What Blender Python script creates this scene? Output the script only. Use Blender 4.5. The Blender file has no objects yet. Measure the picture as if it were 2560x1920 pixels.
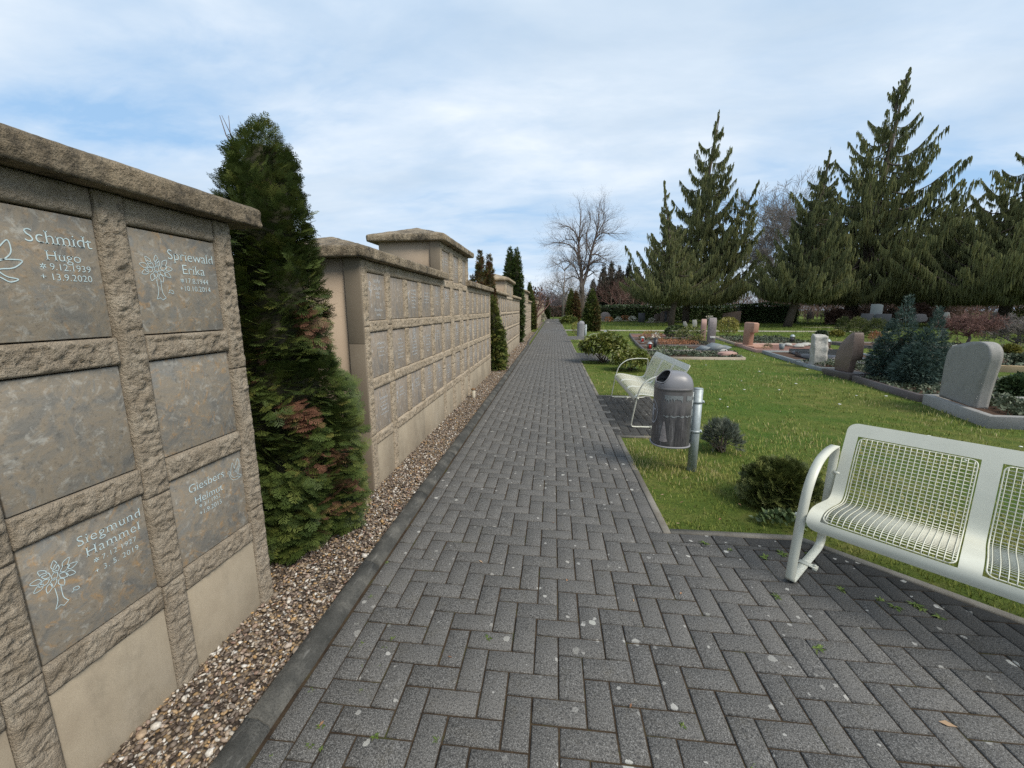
SKYX,SKYY,EXPO=0.0,0.0,0.6
import bpy, math, random
import numpy as np
from mathutils import Vector, Matrix
PI=math.pi
rng=np.random.default_rng(11); random.seed(11)
SC=bpy.context.scene; COL=SC.collection
# ---------------------------------------------------------------- site survey (camera height 1.6 m)
HC,FPX=1.6,1011.0; PITCH=math.atan(188/FPX)
def _lvl(v):
    x,y,f=v; c,s=math.cos(PITCH),math.sin(PITCH)
    return (x, f*c+y*s, y*c-f*s)
_l=_lvl((105/FPX,188/FPX,1.0)); YAW=math.atan2(_l[0],_l[1])
def ray(px,py):
    l=_lvl(((px-1280)/FPX,-(py-960)/FPX,1.0)); c,s=math.cos(YAW),math.sin(YAW)
    return np.array([c*l[0]-s*l[1], s*l[0]+c*l[1], l[2]])
CAMP=np.array([0,0,HC])
def G(px,py,z=0.0):                      # measured spot on the ground, in metres
    r=ray(px,py); return CAMP+r*((z-HC)/r[2])
def onwall(px,py,X):                     # spot on the plane of the wall front
    r=ray(px,py); p=CAMP+r*(X/r[0]); return np.array([p[1],p[2]])
def above(px,py,b):                      # spot at the same horizontal distance as ground point b
    r=ray(px,py); return CAMP+r*(math.hypot(b[0],b[1])/math.hypot(r[0],r[1]))
# ---------------------------------------------------------------- objects
def wl(o):
    v=Vector((0,0,0))
    while o: v=v+o.location; o=o.parent
    return v
def link(name,me,parent=None,loc=None,world=True):
    o=bpy.data.objects.new(name,me); COL.objects.link(o)
    if parent is not None:
        o.parent=parent
        if world: o.location=-wl(parent)
    elif loc is not None: o.location=loc
    return o
def mesh(name,V,F,mat=None,parent=None,smooth=False,attr=None,loc=None,world=True,midx=None):
    V=np.asarray(V,dtype=np.float32).reshape(-1,3)
    if loc is not None and parent is None: V=V-np.asarray(loc,dtype=np.float32)
    me=bpy.data.meshes.new(name); me.vertices.add(len(V)); me.vertices.foreach_set('co',V.ravel())
    if not isinstance(F,(list,tuple)) or (len(F) and not isinstance(F[0],np.ndarray)): F=[np.asarray(F)] if isinstance(F,np.ndarray) else F
    if len(F) and isinstance(F[0],np.ndarray):
        li=np.concatenate([f.ravel() for f in F]).astype(np.int32)
        ln=np.concatenate([np.full(len(f),f.shape[1]) for f in F]).astype(np.int32)
    else:
        li=np.array([i for f in F for i in f],dtype=np.int32); ln=np.array([len(f) for f in F],dtype=np.int32)
    st=np.concatenate([[0],np.cumsum(ln)[:-1]]).astype(np.int32)
    me.loops.add(len(li)); me.loops.foreach_set('vertex_index',li)
    me.polygons.add(len(ln)); me.polygons.foreach_set('loop_start',st); me.polygons.foreach_set('loop_total',ln)
    if smooth: me.polygons.foreach_set('use_smooth',np.ones(len(ln),dtype=bool))
    if attr is not None:
        for k,a in attr.items():
            a=np.asarray(a,dtype=np.float32); d='POINT' if len(a)==len(V) else 'FACE'
            t=me.attributes.new(k,'FLOAT',d); t.data.foreach_set('value',a)
    for m in (mat if isinstance(mat,list) else [mat]):
        if m: me.materials.append(m)
    if midx is not None: me.polygons.foreach_set('material_index',np.asarray(midx,dtype=np.int32))
    me.update(calc_edges=True); me.validate()
    return link(name,me,parent,loc,world)
def tag(o,label=None,cat=None,group=None,kind=None):
    if label: o['label']=label
    if cat: o['category']=cat
    if group: o['group']=group
    if kind: o['kind']=kind
    return o
def thing(name,label,cat,loc,rz=0,group=None):
    o=bpy.data.objects.new(name,None); COL.objects.link(o); o.empty_display_size=.1
    o.location=loc; o.rotation_euler=(0,0,rz); return tag(o,label,cat,group)
def dup(root,loc,rz,label,group=None):
    r=root.copy(); COL.objects.link(r); r.location=loc; r.rotation_euler=(0,0,rz); r['label']=label
    if group: r['group']=group
    for ch in list(root.children):
        c=ch.copy(); COL.objects.link(c); c.parent=r
        for g in list(ch.children):
            d=g.copy(); COL.objects.link(d); d.parent=c
    return r
class MB:                                # collects shapes into one mesh
    def __init__(s): s.V=[]; s.F=[]; s.n=0
    def add(s,V,F):
        V=np.asarray(V,float).reshape(-1,3)
        for f in F: s.F.append([int(i)+s.n for i in f])
        s.V.append(V); s.n+=len(V); return s
    def box(s,x0,x1,y0,y1,z0,z1,b=0.0):
        if b<=0:
            V=[(x,y,z) for z in (z0,z1) for y in (y0,y1) for x in (x0,x1)]
            return s.add(V,[(0,2,3,1),(4,5,7,6),(0,1,5,4),(2,6,7,3),(0,4,6,2),(1,3,7,5)])
        import bmesh
        bm=bmesh.new(); bmesh.ops.create_cube(bm,size=1)
        for v in bm.verts: v.co=Vector(((x0+x1)/2+v.co.x*(x1-x0),(y0+y1)/2+v.co.y*(y1-y0),(z0+z1)/2+v.co.z*(z1-z0)))
        bmesh.ops.bevel(bm,geom=list(bm.edges),offset=b,segments=2,affect='EDGES',profile=.5)
        bm.verts.index_update(); V=[v.co[:] for v in bm.verts]; F=[[v.index for v in f.verts] for f in bm.faces]; bm.free()
        return s.add(V,F)
    def tube(s,pts,r,k=8,cap=True):
        pts=np.asarray(pts,float); n=len(pts); r=np.broadcast_to(np.asarray(r,float),(n,))
        t=np.gradient(pts,axis=0); t/=np.linalg.norm(t,axis=1)[:,None]+1e-12
        up=np.array([0,0,1.]) if abs(t[0][2])<.9 else np.array([1.,0,0]); a=np.cross(t[0],up); a/=np.linalg.norm(a)
        V=[]
        for i in range(n):
            a=a-t[i]*a.dot(t[i]); a/=np.linalg.norm(a)+1e-12; b=np.cross(t[i],a)
            for j in range(k):
                q=2*PI*j/k; V.append(pts[i]+r[i]*(math.cos(q)*a+math.sin(q)*b))
        F=[(i*k+j,i*k+(j+1)%k,(i+1)*k+(j+1)%k,(i+1)*k+j) for i in range(n-1) for j in range(k)]
        if cap: F+=[tuple(range(k))[::-1],tuple((n-1)*k+j for j in range(k))]
        return s.add(V,F)
    def prism(s,poly,y0,y1,axes='xz'):   # polygon in two axes, extruded along the third
        n=len(poly); V=[]
        for w in (y0,y1):
            for (a,b) in poly: V.append({'xz':(a,w,b),'yz':(w,a,b),'xy':(a,b,w)}[axes])
        F=[tuple(range(n)),tuple(range(2*n-1,n-1,-1))]+[(i,i+n,(i+1)%n+n,(i+1)%n) for i in range(n)]
        return s.add(V,F)
    def loft(s,rings,closed=True,cap=True):
        k=len(rings[0]); V=np.concatenate([np.asarray(r,float) for r in rings]); F=[]
        for i in range(len(rings)-1):
            for j in range(k if closed else k-1): F.append((i*k+j,i*k+(j+1)%k,(i+1)*k+(j+1)%k,(i+1)*k+j))
        if cap: F+=[tuple(range(k))[::-1],tuple((len(rings)-1)*k+j for j in range(k))]
        return s.add(V,F)
    def build(s,name,mat,parent=None,smooth=False,loc=None,world=True,attr=None):
        return mesh(name,np.concatenate(s.V),s.F,mat,parent,smooth,attr,loc,world)
def recalc(o):
    import bmesh
    bm=bmesh.new(); bm.from_mesh(o.data); bmesh.ops.recalc_face_normals(bm,faces=bm.faces); bm.to_mesh(o.data); bm.free(); return o
# ---------------------------------------------------------------- value noise
def _h(ix,iy,iz,seed):
    n=(ix*374761393+iy*668265263+iz*2147483647+seed*1274126177)&0xffffffff
    n=((n^(n>>13))*1274126177)&0xffffffff; n=n^(n>>16); return (n&0xffff)/65535.0
def vnoise(P,seed=0):
    P=np.asarray(P,float); i=np.floor(P).astype(np.int64); f=P-i; f=f*f*(3-2*f); r=0
    for dx in (0,1):
        for dy in (0,1):
            for dz in (0,1):
                w=(f[:,0] if dx else 1-f[:,0])*(f[:,1] if dy else 1-f[:,1])*(f[:,2] if dz else 1-f[:,2])
                r=r+w*_h(i[:,0]+dx,i[:,1]+dy,i[:,2]+dz,seed)
    return r
def fbm(P,freq,octv=4,seed=0,gain=.5):
    P=np.asarray(P,float)*freq; a=1; r=0; t=0
    for o in range(octv): r=r+a*(vnoise(P,seed+o*17)-.5); t+=a; a*=gain; P=P*2.03+7.1
    return r/t*2
# ---------------------------------------------------------------- materials
class N:
    def __init__(s,name):
        s.m=bpy.data.materials.new(name); s.m.use_nodes=True; s.t=s.m.node_tree; s.b=s.t.nodes['Principled BSDF']; s.b.inputs['Specular IOR Level'].default_value=.3
    def n(s,typ,**kw):
        x=s.t.nodes.new(typ)
        for k,v in kw.items():
            if k.startswith('_'): setattr(x,k[1:],v)
            else: s.set(x,k,v)
        return x
    def set(s,x,k,v):
        i=x.inputs[int(k[1:])] if (k[0]=='i' and k[1:].isdigit()) else x.inputs[k.replace('_',' ')]
        if isinstance(v,bpy.types.NodeSocket): s.t.links.new(v,i)
        else: i.default_value=v
    def coord(s,scale=(1,1,1),obj=False,rnd=False):
        if obj: c=s.n('ShaderNodeTexCoord').outputs['Object']
        else: c=s.n('ShaderNodeNewGeometry').outputs['Position']
        m=s.n('ShaderNodeMapping'); s.t.links.new(c,m.inputs['Vector']); m.inputs['Scale'].default_value=scale
        if rnd:
            o=s.n('ShaderNodeObjectInfo').outputs['Random']; a=s.math('MULTIPLY',o,37.0)
            cc=s.n('ShaderNodeCombineXYZ',i0=a,i1=a,i2=a); s.t.links.new(cc.outputs[0],m.inputs['Location'])
        return m.outputs[0]
    def noise(s,v,scale,detail=4,rough=.6,dist=0.0):
        return s.n('ShaderNodeTexNoise',Vector=v,Scale=scale,Detail=detail,Roughness=rough,Distortion=dist).outputs['Fac']
    def voro(s,v,scale,feature='F1',rnd=1.0):
        x=s.n('ShaderNodeTexVoronoi',_feature=feature,Vector=v,Scale=scale,Randomness=rnd); return x
    def ramp(s,f,stops,interp='LINEAR'):
        r=s.n('ShaderNodeValToRGB',Fac=f); e=r.color_ramp; e.interpolation=interp
        while len(e.elements)<len(stops): e.elements.new(.5)
        for q,(p,c) in zip(e.elements,stops): q.position=p; q.color=(c,c,c,1) if isinstance(c,(int,float)) else (*c,1)
        return r.outputs['Color']
    def mix(s,f,a,b,mode='MIX'):
        x=s.n('ShaderNodeMix',_data_type='RGBA',_blend_type=mode)
        for i,v in ((0,f),(6,a),(7,b)):
            if isinstance(v,bpy.types.NodeSocket): s.t.links.new(v,x.inputs[i])
            else: x.inputs[i].default_value=(*v,1) if isinstance(v,tuple) and len(v)==3 else v
        return x.outputs[2]
    def math(s,op,a,b=0.0,c=0.0,clamp=False):
        x=s.n('ShaderNodeMath',_operation=op,_use_clamp=clamp)
        for i,v in enumerate((a,b,c)):
            if isinstance(v,bpy.types.NodeSocket): s.t.links.new(v,x.inputs[i])
            else: x.inputs[i].default_value=v
        return x.outputs[0]
    def attr(s,name): return s.n('ShaderNodeAttribute',_attribute_name=name).outputs['Fac']
    def bump(s,h,strength=.5,dist=.01,prev=None):
        b=s.n('ShaderNodeBump',Height=h,Strength=strength,Distance=dist)
        if prev is not None: s.t.links.new(prev,b.inputs['Normal'])
        return b.outputs[0]
    def done(s,col=None,rough=.8,nrm=None,metal=0.0,spec=None):
        for k,v in (('Base Color',col),('Roughness',rough),('Normal',nrm),('Metallic',metal),('Specular IOR Level',spec)):
            if v is None: continue
            if isinstance(v,bpy.types.NodeSocket): s.t.links.new(v,s.b.inputs[k])
            else: s.b.inputs[k].default_value=(*v,1) if isinstance(v,tuple) else v
        return s.m
def m_stone(name,c1,c2,c3,sc=6,bump=.6,dist=.012,stain=.0,rough=.9,fine=90):
    k=N(name); v=k.coord(); n1=k.noise(v,sc,6,.65); n2=k.noise(v,fine,4,.7); n3=k.noise(v,sc*5,5,.7)
    c=k.ramp(n1,[(.32,c1),(.52,c2),(.72,c3)]); c=k.mix(k.math('MULTIPLY',k.ramp(n2,[(.35,1),(.62,0)]),.35),c,tuple(x*.55 for x in c1))
    if stain:
        z=k.noise(k.coord((1.4,1.4,.45)),3.2,6,.7); z2=k.noise(v,28,3,.7)
        s=k.math('MULTIPLY',k.ramp(z,[(.43,0),(.60,1)]),k.ramp(z2,[(.3,.15),(.62,1)])); c=k.mix(k.math('MULTIPLY',s,stain),c,(.035,.032,.026))
    h=k.math('ADD',k.math('MULTIPLY',n3,.62),k.math('MULTIPLY',n2,.38))
    return k.done(c,rough,k.bump(h,bump,dist))
M={}
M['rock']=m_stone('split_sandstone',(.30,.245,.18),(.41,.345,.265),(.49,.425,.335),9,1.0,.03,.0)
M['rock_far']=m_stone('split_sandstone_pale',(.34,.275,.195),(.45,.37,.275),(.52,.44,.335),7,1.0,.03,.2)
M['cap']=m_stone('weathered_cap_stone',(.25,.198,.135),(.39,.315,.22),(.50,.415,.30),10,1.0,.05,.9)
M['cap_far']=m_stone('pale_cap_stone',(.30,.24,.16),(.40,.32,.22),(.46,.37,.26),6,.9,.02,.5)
M['smooth']=m_stone('sawn_sandstone',(.32,.265,.195),(.39,.33,.245),(.43,.37,.285),3,.15,.003,.22,.85,260)
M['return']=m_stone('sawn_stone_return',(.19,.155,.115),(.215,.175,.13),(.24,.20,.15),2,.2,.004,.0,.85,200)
def m_stucco():
    k=N('beige_render'); v=k.coord(); n=k.noise(v,1.3,5,.6); f=k.noise(v,220,3,.7)
    c=k.ramp(n,[(.3,(.35,.275,.205)),(.7,(.40,.315,.235))]); w=k.noise(k.coord((1,1,.25)),9,5,.6); c=k.mix(k.math('MULTIPLY',k.ramp(w,[(.55,0),(.75,1)]),.18),c,(.24,.19,.14))
    cr=k.voro(k.coord((1,1.2,2.2)),1.1,'DISTANCE_TO_EDGE').outputs['Distance']; c=k.mix(k.ramp(cr,[(.0,.35),(.006,0)]),c,(.2,.15,.1))
    return k.done(c,.9,k.bump(f,.25,.003))
M['stucco']=m_stucco()
def m_slate(name,warm,grain,tint=(1,1,1)):
    k=N(name); g=(1,1,1) if not grain else (1,3.2,.55)
    v=k.coord(g,rnd=True); v2=k.coord(rnd=True)
    r=k.n('ShaderNodeObjectInfo').outputs['Random']
    n1=k.noise(v,7 if not grain else 5,8,.68,1.2); n2=k.noise(v2,26,6,.72,.6); n3=k.noise(v,14,7,.7,1.5)
    c=k.ramp(n1,[(.26,(.10,.104,.108)),(.43,(.165,.16,.152)),(.54,(.215,.188,.155)),(.64,(.17,.172,.172)),(.78,(.26,.255,.245))])
    ru=k.math('MULTIPLY',k.ramp(n3,[(.52,0),(.66,1)]),k.math('MULTIPLY',k.ramp(n2,[(.38,0),(.6,1)]),k.math('MULTIPLY_ADD',r,.85,.18)))
    c=k.mix(k.math('MULTIPLY',ru,warm),c,(.34,.205,.085))
    pale=k.math('MULTIPLY',k.ramp(n2,[(.54,0),(.66,1)]),.7); c=k.mix(pale,c,(.33,.33,.32))
    dk=k.math('MULTIPLY',k.ramp(k.noise(v2,60,4,.7),[(.30,1),(.44,0)]),.5); c=k.mix(dk,c,(.06,.058,.055))
    c=k.mix(1.0,c,tint,'MULTIPLY')
    return k.done(c,.62,k.bump(k.math('ADD',n3,k.math('MULTIPLY',n2,.5)),.35,.006),spec=.35)
M['slate']=m_slate('slate_plaque',1.0,False,(1.16,1.12,1.04)); M['slate2']=m_slate('veined_slate_plaque',.12,True,(1.45,1.34,1.24))
def m_flat(name,c,rough=.6,metal=0.0,var=.12,sc=30,bump=.1,spec=.3):
    k=N(name); v=k.coord(); n=k.noise(v,sc,4,.6)
    cc=k.ramp(n,[(.3,tuple(x*(1-var) for x in c)),(.7,tuple(min(1,x*(1+var)) for x in c))])
    return k.done(cc,rough,k.bump(n,bump,.003),metal,spec)
M['letter']=m_flat('engraved_pale_paint',(.50,.62,.65),.7); M['letter2']=m_flat('engraved_white_paint',(.56,.58,.59),.7)
M['white']=m_flat('warm_white_enamel',(.55,.55,.465),.38,0,.05,9,.03,.45)
M['wire']=m_flat('cream_coated_wire',(.62,.615,.51),.4,0,.05,40,.03,.45)
M['galv']=m_flat('galvanised_steel',(.32,.36,.37),.5,.35,.18,35,.05,.5)
M['black']=m_flat('black_void',(.012,.012,.012),.9)
M['bark']=m_stone('grey_brown_bark',(.07,.052,.04),(.105,.083,.066),(.15,.125,.10),9,1.0,.03)
M['twig']=m_flat('bare_twig_bark',(.135,.105,.092),.9,0,.3,3); M['twig2']=m_flat('pale_birch_twig',(.20,.175,.16),.9,0,.3,3); M['twig3']=m_flat('red_brown_twig',(.17,.095,.08),.9,0,.3,4)
def m_leaf(name,stops,rough=.6,trans=.12,spec=.3):
    k=N(name); a=k.attr('tone'); c=k.ramp(a,stops)
    v=k.coord(); n=k.noise(v,2.5,3,.6); c=k.mix(k.math('MULTIPLY',k.ramp(n,[(.35,1),(.65,0)]),.35),c,tuple(x*.55 for x in stops[0][1]))
    m=k.done(c,rough,None,0,spec)
    if trans:
        t=k.t; out=[x for x in t.nodes if x.type=='OUTPUT_MATERIAL'][0]; tr=k.n('ShaderNodeBsdfTranslucent',Color=c); mx=k.n('ShaderNodeMixShader',Fac=trans)
        t.links.new(k.b.outputs[0],mx.inputs[1]); t.links.new(tr.outputs[0],mx.inputs[2]); t.links.new(mx.outputs[0],out.inputs['Surface'])
    return m
# ---------------------------------------------------------------- camera, sky, sun
cd=bpy.data.cameras.new('camera'); cam=bpy.data.objects.new('camera',cd); COL.objects.link(cam)
cd.sensor_width=36; cd.lens=FPX/2560*36; cd.clip_end=2000; cd.clip_start=.02
cam.location=(0,0,HC); cam.rotation_euler=(PI/2-PITCH,0,YAW); SC.camera=cam; SC.cycles.use_denoising=False
SUN_EL,SUN_AZ=math.radians(48),math.radians(125)          # azimuth clockwise from the path's direction (+Y)
w=bpy.data.worlds.new('World'); SC.world=w; w.use_nodes=True; t=w.node_tree; bg=t.nodes['Background']; bg.inputs['Strength'].default_value=.10
class W(N):
    def __init__(s): s.t=t
k=W()
sky=k.n('ShaderNodeTexSky',_sky_type='NISHITA',_sun_disc=False,_sun_elevation=SUN_EL,_sun_rotation=SUN_AZ,_air_density=1.0,_dust_density=1.2,_ozone_density=1.6)
d=k.n('ShaderNodeTexCoord').outputs['Generated']; sp=k.n('ShaderNodeSeparateXYZ',Vector=d)
zz=k.math('ADD',k.math('MAXIMUM',sp.outputs[2],0.0),.16)
cx=k.math('DIVIDE',sp.outputs[0],zz); cy=k.math('DIVIDE',sp.outputs[1],zz)
cv=k.n('ShaderNodeCombineXYZ',i0=cx,i1=cy,i2=3.7).outputs[0]
def mp(rot,sc,loc=(0,0,0)):
    m=k.n('ShaderNodeMapping',Vector=cv); m.inputs['Rotation'].default_value=(0,0,rot); m.inputs['Scale'].default_value=sc; m.inputs['Location'].default_value=loc; return m.outputs[0]
n1=k.noise(mp(.5,(.55,.9,1),(SKYX,SKYY,0)),1.15,7,.52,.35); n2=k.noise(mp(.9,(.8,1.7,1),(3,1,0)),2.6,6,.6,.4)
mask=k.ramp(k.math('ADD',k.math('MULTIPLY',n1,.72),k.math('MULTIPLY',n2,.28)),[(.34,0),(.47,.66),(.60,1)])
n3=k.noise(mp(.3,(.7,1.1,1),(9,2,1)),1.3,6,.55,.3)
cl=k.ramp(n3,[(.30,(3.7,4.65,5.75)),(.50,(4.7,5.5,6.4)),(.68,(6.2,6.65,7.1))])
hz=k.ramp(sp.outputs[2],[(.0,1),(.10,.75),(.30,0)]); cl=k.mix(k.math('MULTIPLY',hz,.55),cl,(5.0,5.8,6.7))
blue=k.mix(.80,sky.outputs[0],(2.6,4.2,6.2))
k.t.links.new(k.mix(mask,blue,cl),bg.inputs['Color'])
sd=bpy.data.lights.new('sun','SUN'); sd.energy=2.5; sd.angle=math.radians(28); sd.color=(1,.92,.79)
sun=bpy.data.objects.new('sun',sd); COL.objects.link(sun)
dirv=Vector((math.sin(SUN_AZ)*math.cos(SUN_EL),math.cos(SUN_AZ)*math.cos(SUN_EL),math.sin(SUN_EL))); sun.rotation_euler=dirv.to_track_quat('Z','Y').to_euler()
vs=SC.view_settings; vs.view_transform='Standard'; vs.look='None'; vs.exposure=EXPO; vs.gamma=1
# ---------------------------------------------------------------- regions
XL,XR=-1.05,.82                                            # paving edges
BAYS=[(5.11,7.53,1.75),(12.9,15.0,1.75),(21.7,24.4,1.75),(54.0,57.0,1.75)]
def diag(x,y): return x+y-4.53                             # cut-off corner of the near bench bay
PLOTS=[]                                                   # grave plots, filled below
def inpoly(x,y,P):
    r=np.zeros(len(x),bool); n=len(P)
    for i in range(n):
        (x0,y0),(x1,y1)=P[i],P[(i+1)%n]
        c=((y0>y)!=(y1>y)); 
        with np.errstate(divide='ignore',invalid='ignore'): c&=x<(x1-x0)*(y-y0)/(y1-y0+1e-12)+x0
        r^=c
    return r
def blocked(x,y):
    j=.03+.045*fbm(np.stack([x,y,0*x],-1),5,3,2); b=(x<XR+j)&(x>-1.2)
    for a,c,e in BAYS: b|=(y>a-j)&(y<c+j)&(x<e+j)&(x>-1)
    b|=(diag(x,y)<.05+j)&(y<2.83+j)&(x>-1)
    b|=(y>30.4)&(y<32.4)&(x>0)
    for P in PLOTS: b|=inpoly(x,y,P)
    return b
# ---------------------------------------------------------------- lawn
k=N('lawn_soil_and_grass'); v=k.coord(); n1=k.noise(v,.45,5,.6); n2=k.noise(v,3.5,6,.65); n3=k.noise(v,40,5,.75)
c=k.ramp(n2,[(.3,(.075,.11,.02)),(.5,(.125,.15,.032)),(.68,(.19,.175,.055))])
c=k.mix(k.ramp(n1,[(.4,0),(.62,.7)]),c,(.055,.12,.015)); c=k.mix(k.math('MULTIPLY',k.ramp(n3,[(.35,1),(.6,0)]),.55),c,(.03,.05,.012))
M['lawn']=k.done(c,.95,k.bump(n3,.9,.03),spec=.1)
g=np.linspace(0,1,2); V=[(-160,-60,-.014),(260,-60,-.014),(260,420,-.014),(-160,420,-.014)]
tag(mesh('lawn',V,[(0,1,2,3)],M['lawn']),kind='structure')
# paving bed under the joints
k=N('joint_moss_and_dirt'); v=k.coord(); n=k.noise(v,7,6,.7); n2=k.noise(v,120,3,.7)
c=k.ramp(n,[(.35,(.030,.022,.016)),(.55,(.060,.043,.028)),(.66,(.05,.052,.02)),(.78,(.075,.10,.025))])
M['joint']=k.done(c,.95,k.bump(n2,.8,.006),spec=.1)
mb=MB(); mb.add([(XL-.02,-1,-.007),(XR,-1,-.007),(XR,66.5,-.007),(XL-.02,66.5,-.007)],[(0,1,2,3)])
mb.add([(XR,-1,-.007),(5.5,-1,-.007),(4.53-2.79,2.79,-.007),(XR,2.79,-.007)],[(0,1,2,3)])
for a,b,e in BAYS: mb.add([(XR,a,-.007),(e,a,-.007),(e,b,-.007),(XR,b,-.007)],[(0,1,2,3)])
o=mb.build('path_bed',M['joint']); tag(o,kind='structure')
# pavers
U=.11; X0=XL+U
def clip(P,f):
    R=[]; n=len(P)
    for i in range(n):
        a,b=P[i],P[(i+1)%n]; fa,fb=f(*a),f(*b)
        if fa<=0: R.append(a)
        if (fa<0)!=(fb<0) and abs(fa-fb)>1e-9: s=fa/(fa-fb); R.append((a[0]+s*(b[0]-a[0]),a[1]+s*(b[1]-a[1])))
    return R
def rect(P,x0,x1,y0,y1):
    for f in (lambda x,y:x0-x,lambda x,y:x-x1,lambda x,y:y0-y,lambda x,y:y-y1): P=clip(P,f) if len(P)>2 else []
    return P
YE=66.3
REG=[(X0,XR-U,-.6,YE),(XR-U,5.2,-.6,2.68)]+[(XR-U,e,a,b) for a,b,e in BAYS]
def inside(x,y):
    r=any(a-1e-6<=x<=b+1e-6 and c-1e-6<=y<=d+1e-6 for a,b,c,d in REG)
    return r and not (x>XR and y<2.8 and diag(x,y)>0)
bricks=[]
for i in range(-1,58):
    for j in range(-6,int(YE/U)+2):
        x,y=X0+i*U,j*U
        if x>1.8 and y>2.8: continue
        q=(i+j)%4
        if q==0: B=(x,x+2*U,y,y+U)
        elif q==2: B=(x,x+U,y,y+2*U)
        else: continue
        P=[(B[0],B[2]),(B[1],B[2]),(B[1],B[3]),(B[0],B[3])]
        e=.004; I=[(B[0]+e,B[2]+e),(B[1]-e,B[2]+e),(B[1]-e,B[3]-e),(B[0]+e,B[3]-e),((B[0]+B[1])/2,(B[2]+B[3])/2)]
        if all(inside(*p) for p in I): bricks.append(P); continue
        for R in REG:
            Q=rect(P,R[0],R[1],R[2],R[3])
            if len(Q)>2 and R[0]>.5 and R[3]<2.9: Q=clip(Q,diag)
            if len(Q)>2: bricks.append(Q)
y=-.6
while y<YE:
    bricks.append([(XL,y),(X0,y),(X0,y+2*U),(XL,y+2*U)])
    y+=2*U
pv=2.79
for a,b,_ in BAYS+[(YE,YE,0)]:
    y=pv
    while y<a-.01: bricks.append([(XR-U,y),(XR,y),(XR,min(a,y+2*U)),(XR-U,min(a,y+2*U))]); y+=2*U
    pv=b
x=XR-U
while x<1.9:
    Q=clip([(x,2.68),(x+2*U,2.68),(x+2*U,2.79),(x,2.79)],diag)
    if len(Q)>2: bricks.append(Q)
    x+=2*U
def area(P): return abs(sum(P[i][0]*P[(i+1)%len(P)][1]-P[(i+1)%len(P)][0]*P[i][1] for i in range(len(P))))/2
Vs=[];Fs=[];tone=[];n0=0
def shrink(P,d):
    n=len(P); R=[]; 
    for i in range(n):
        a,b,c=np.array(P[i-1]),np.array(P[i]),np.array(P[(i+1)%n]); u=b-a; u/=np.linalg.norm(u)+1e-9; v_=c-b; v_/=np.linalg.norm(v_)+1e-9
        na=np.array([-u[1],u[0]]); nb=np.array([-v_[1],v_[0]]); m=(na+nb); m/=max(.3,np.linalg.norm(m)); s=d/max(.35,m.dot(na)); R.append(tuple(b+m*s))
    return R
for P in bricks:
    if area(P)<.0006: continue
    n=len(P); cx_=np.mean([p[0] for p in P]); cy_=np.mean([p[1] for p in P]); far=cy_>22
    g_=random.uniform(.0026,.0046); A=shrink(P,g_); Bq=shrink(P,g_+.0045)
    z=random.gauss(0,.0012); tx,ty=random.gauss(0,.008),random.gauss(0,.008)
    if far: z=tx=ty=0
    f=lambda p,dz:(p[0],p[1],z+dz+tx*(p[0]-cx_)+ty*(p[1]-cy_))
    Vs+=[(p[0],p[1],-.02) for p in A]+[f(p,-.0042) for p in A]+[f(p,0) for p in Bq]
    tn=random.gauss(.48,.15)
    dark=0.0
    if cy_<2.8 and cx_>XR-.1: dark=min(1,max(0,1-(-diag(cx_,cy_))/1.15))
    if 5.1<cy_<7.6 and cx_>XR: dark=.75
    for r in (0,1):
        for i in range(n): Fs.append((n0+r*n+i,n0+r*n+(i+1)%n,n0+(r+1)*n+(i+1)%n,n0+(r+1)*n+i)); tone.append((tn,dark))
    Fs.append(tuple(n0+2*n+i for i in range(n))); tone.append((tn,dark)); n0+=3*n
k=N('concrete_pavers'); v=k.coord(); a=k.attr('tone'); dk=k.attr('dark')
n1=k.noise(v,1.1,5,.6); sp1=k.noise(v,260,2,.75); sp2=k.noise(v,120,3,.7)
c=k.ramp(a,[(.0,(.052,.051,.049)),(.5,(.077,.075,.071)),(1.0,(.112,.106,.098))])
c=k.mix(k.ramp(n1,[(.35,0),(.7,.55)]),c,(.125,.118,.108))
gm=k.noise(v,9,5,.65); c=k.mix(k.ramp(gm,[(.55,0),(.75,.5)]),c,(.075,.066,.045)); c=k.mix(k.ramp(sp1,[(.50,0),(.63,.9)]),c,(.26,.255,.245)); c=k.mix(k.ramp(sp2,[(.36,.85),(.49,0)]),c,(.028,.029,.03))
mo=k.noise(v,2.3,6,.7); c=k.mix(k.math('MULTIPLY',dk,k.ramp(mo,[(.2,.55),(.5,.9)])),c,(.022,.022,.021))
for sc_,th,dens,col in ((6.5,.15,.25,(.50,.49,.45)),(15.,.21,.40,(.44,.43,.40)),(3.1,.085,.3,(.42,.42,.38))):
    dv=k.n('ShaderNodeVectorMath',_operation='ADD',i0=v); 
    nz=k.n('ShaderNodeTexNoise',Vector=v,Scale=38.,Detail=4.,Roughness=.7); ms=k.n('ShaderNodeVectorMath',_operation='SCALE',i0=nz.outputs['Color']); ms.inputs['Scale'].default_value=.028; k.t.links.new(ms.outputs[0],dv.inputs[1])
    vo=k.voro(dv.outputs[0],sc_); pr=k.n('ShaderNodeSeparateColor',Color=vo.outputs['Color'])
    r_=k.math('MULTIPLY',k.ramp(pr.outputs[0],[(dens,0),(1.0,1)]),th); s_=k.math('LESS_THAN',vo.outputs['Distance'],r_)
    c=k.mix(k.math('MULTIPLY',s_,k.math('MULTIPLY_ADD',pr.outputs[1],.6,.22)),c,col)
M['paver']=k.done(c,.88,k.bump(k.math('ADD',sp1,sp2),.55,.004),spec=.2)
tag(mesh('paved_path',Vs,Fs,M['paver'],attr={'tone':[q[0] for q in tone],'dark':[q[1] for q in tone]}),kind='structure')
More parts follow.
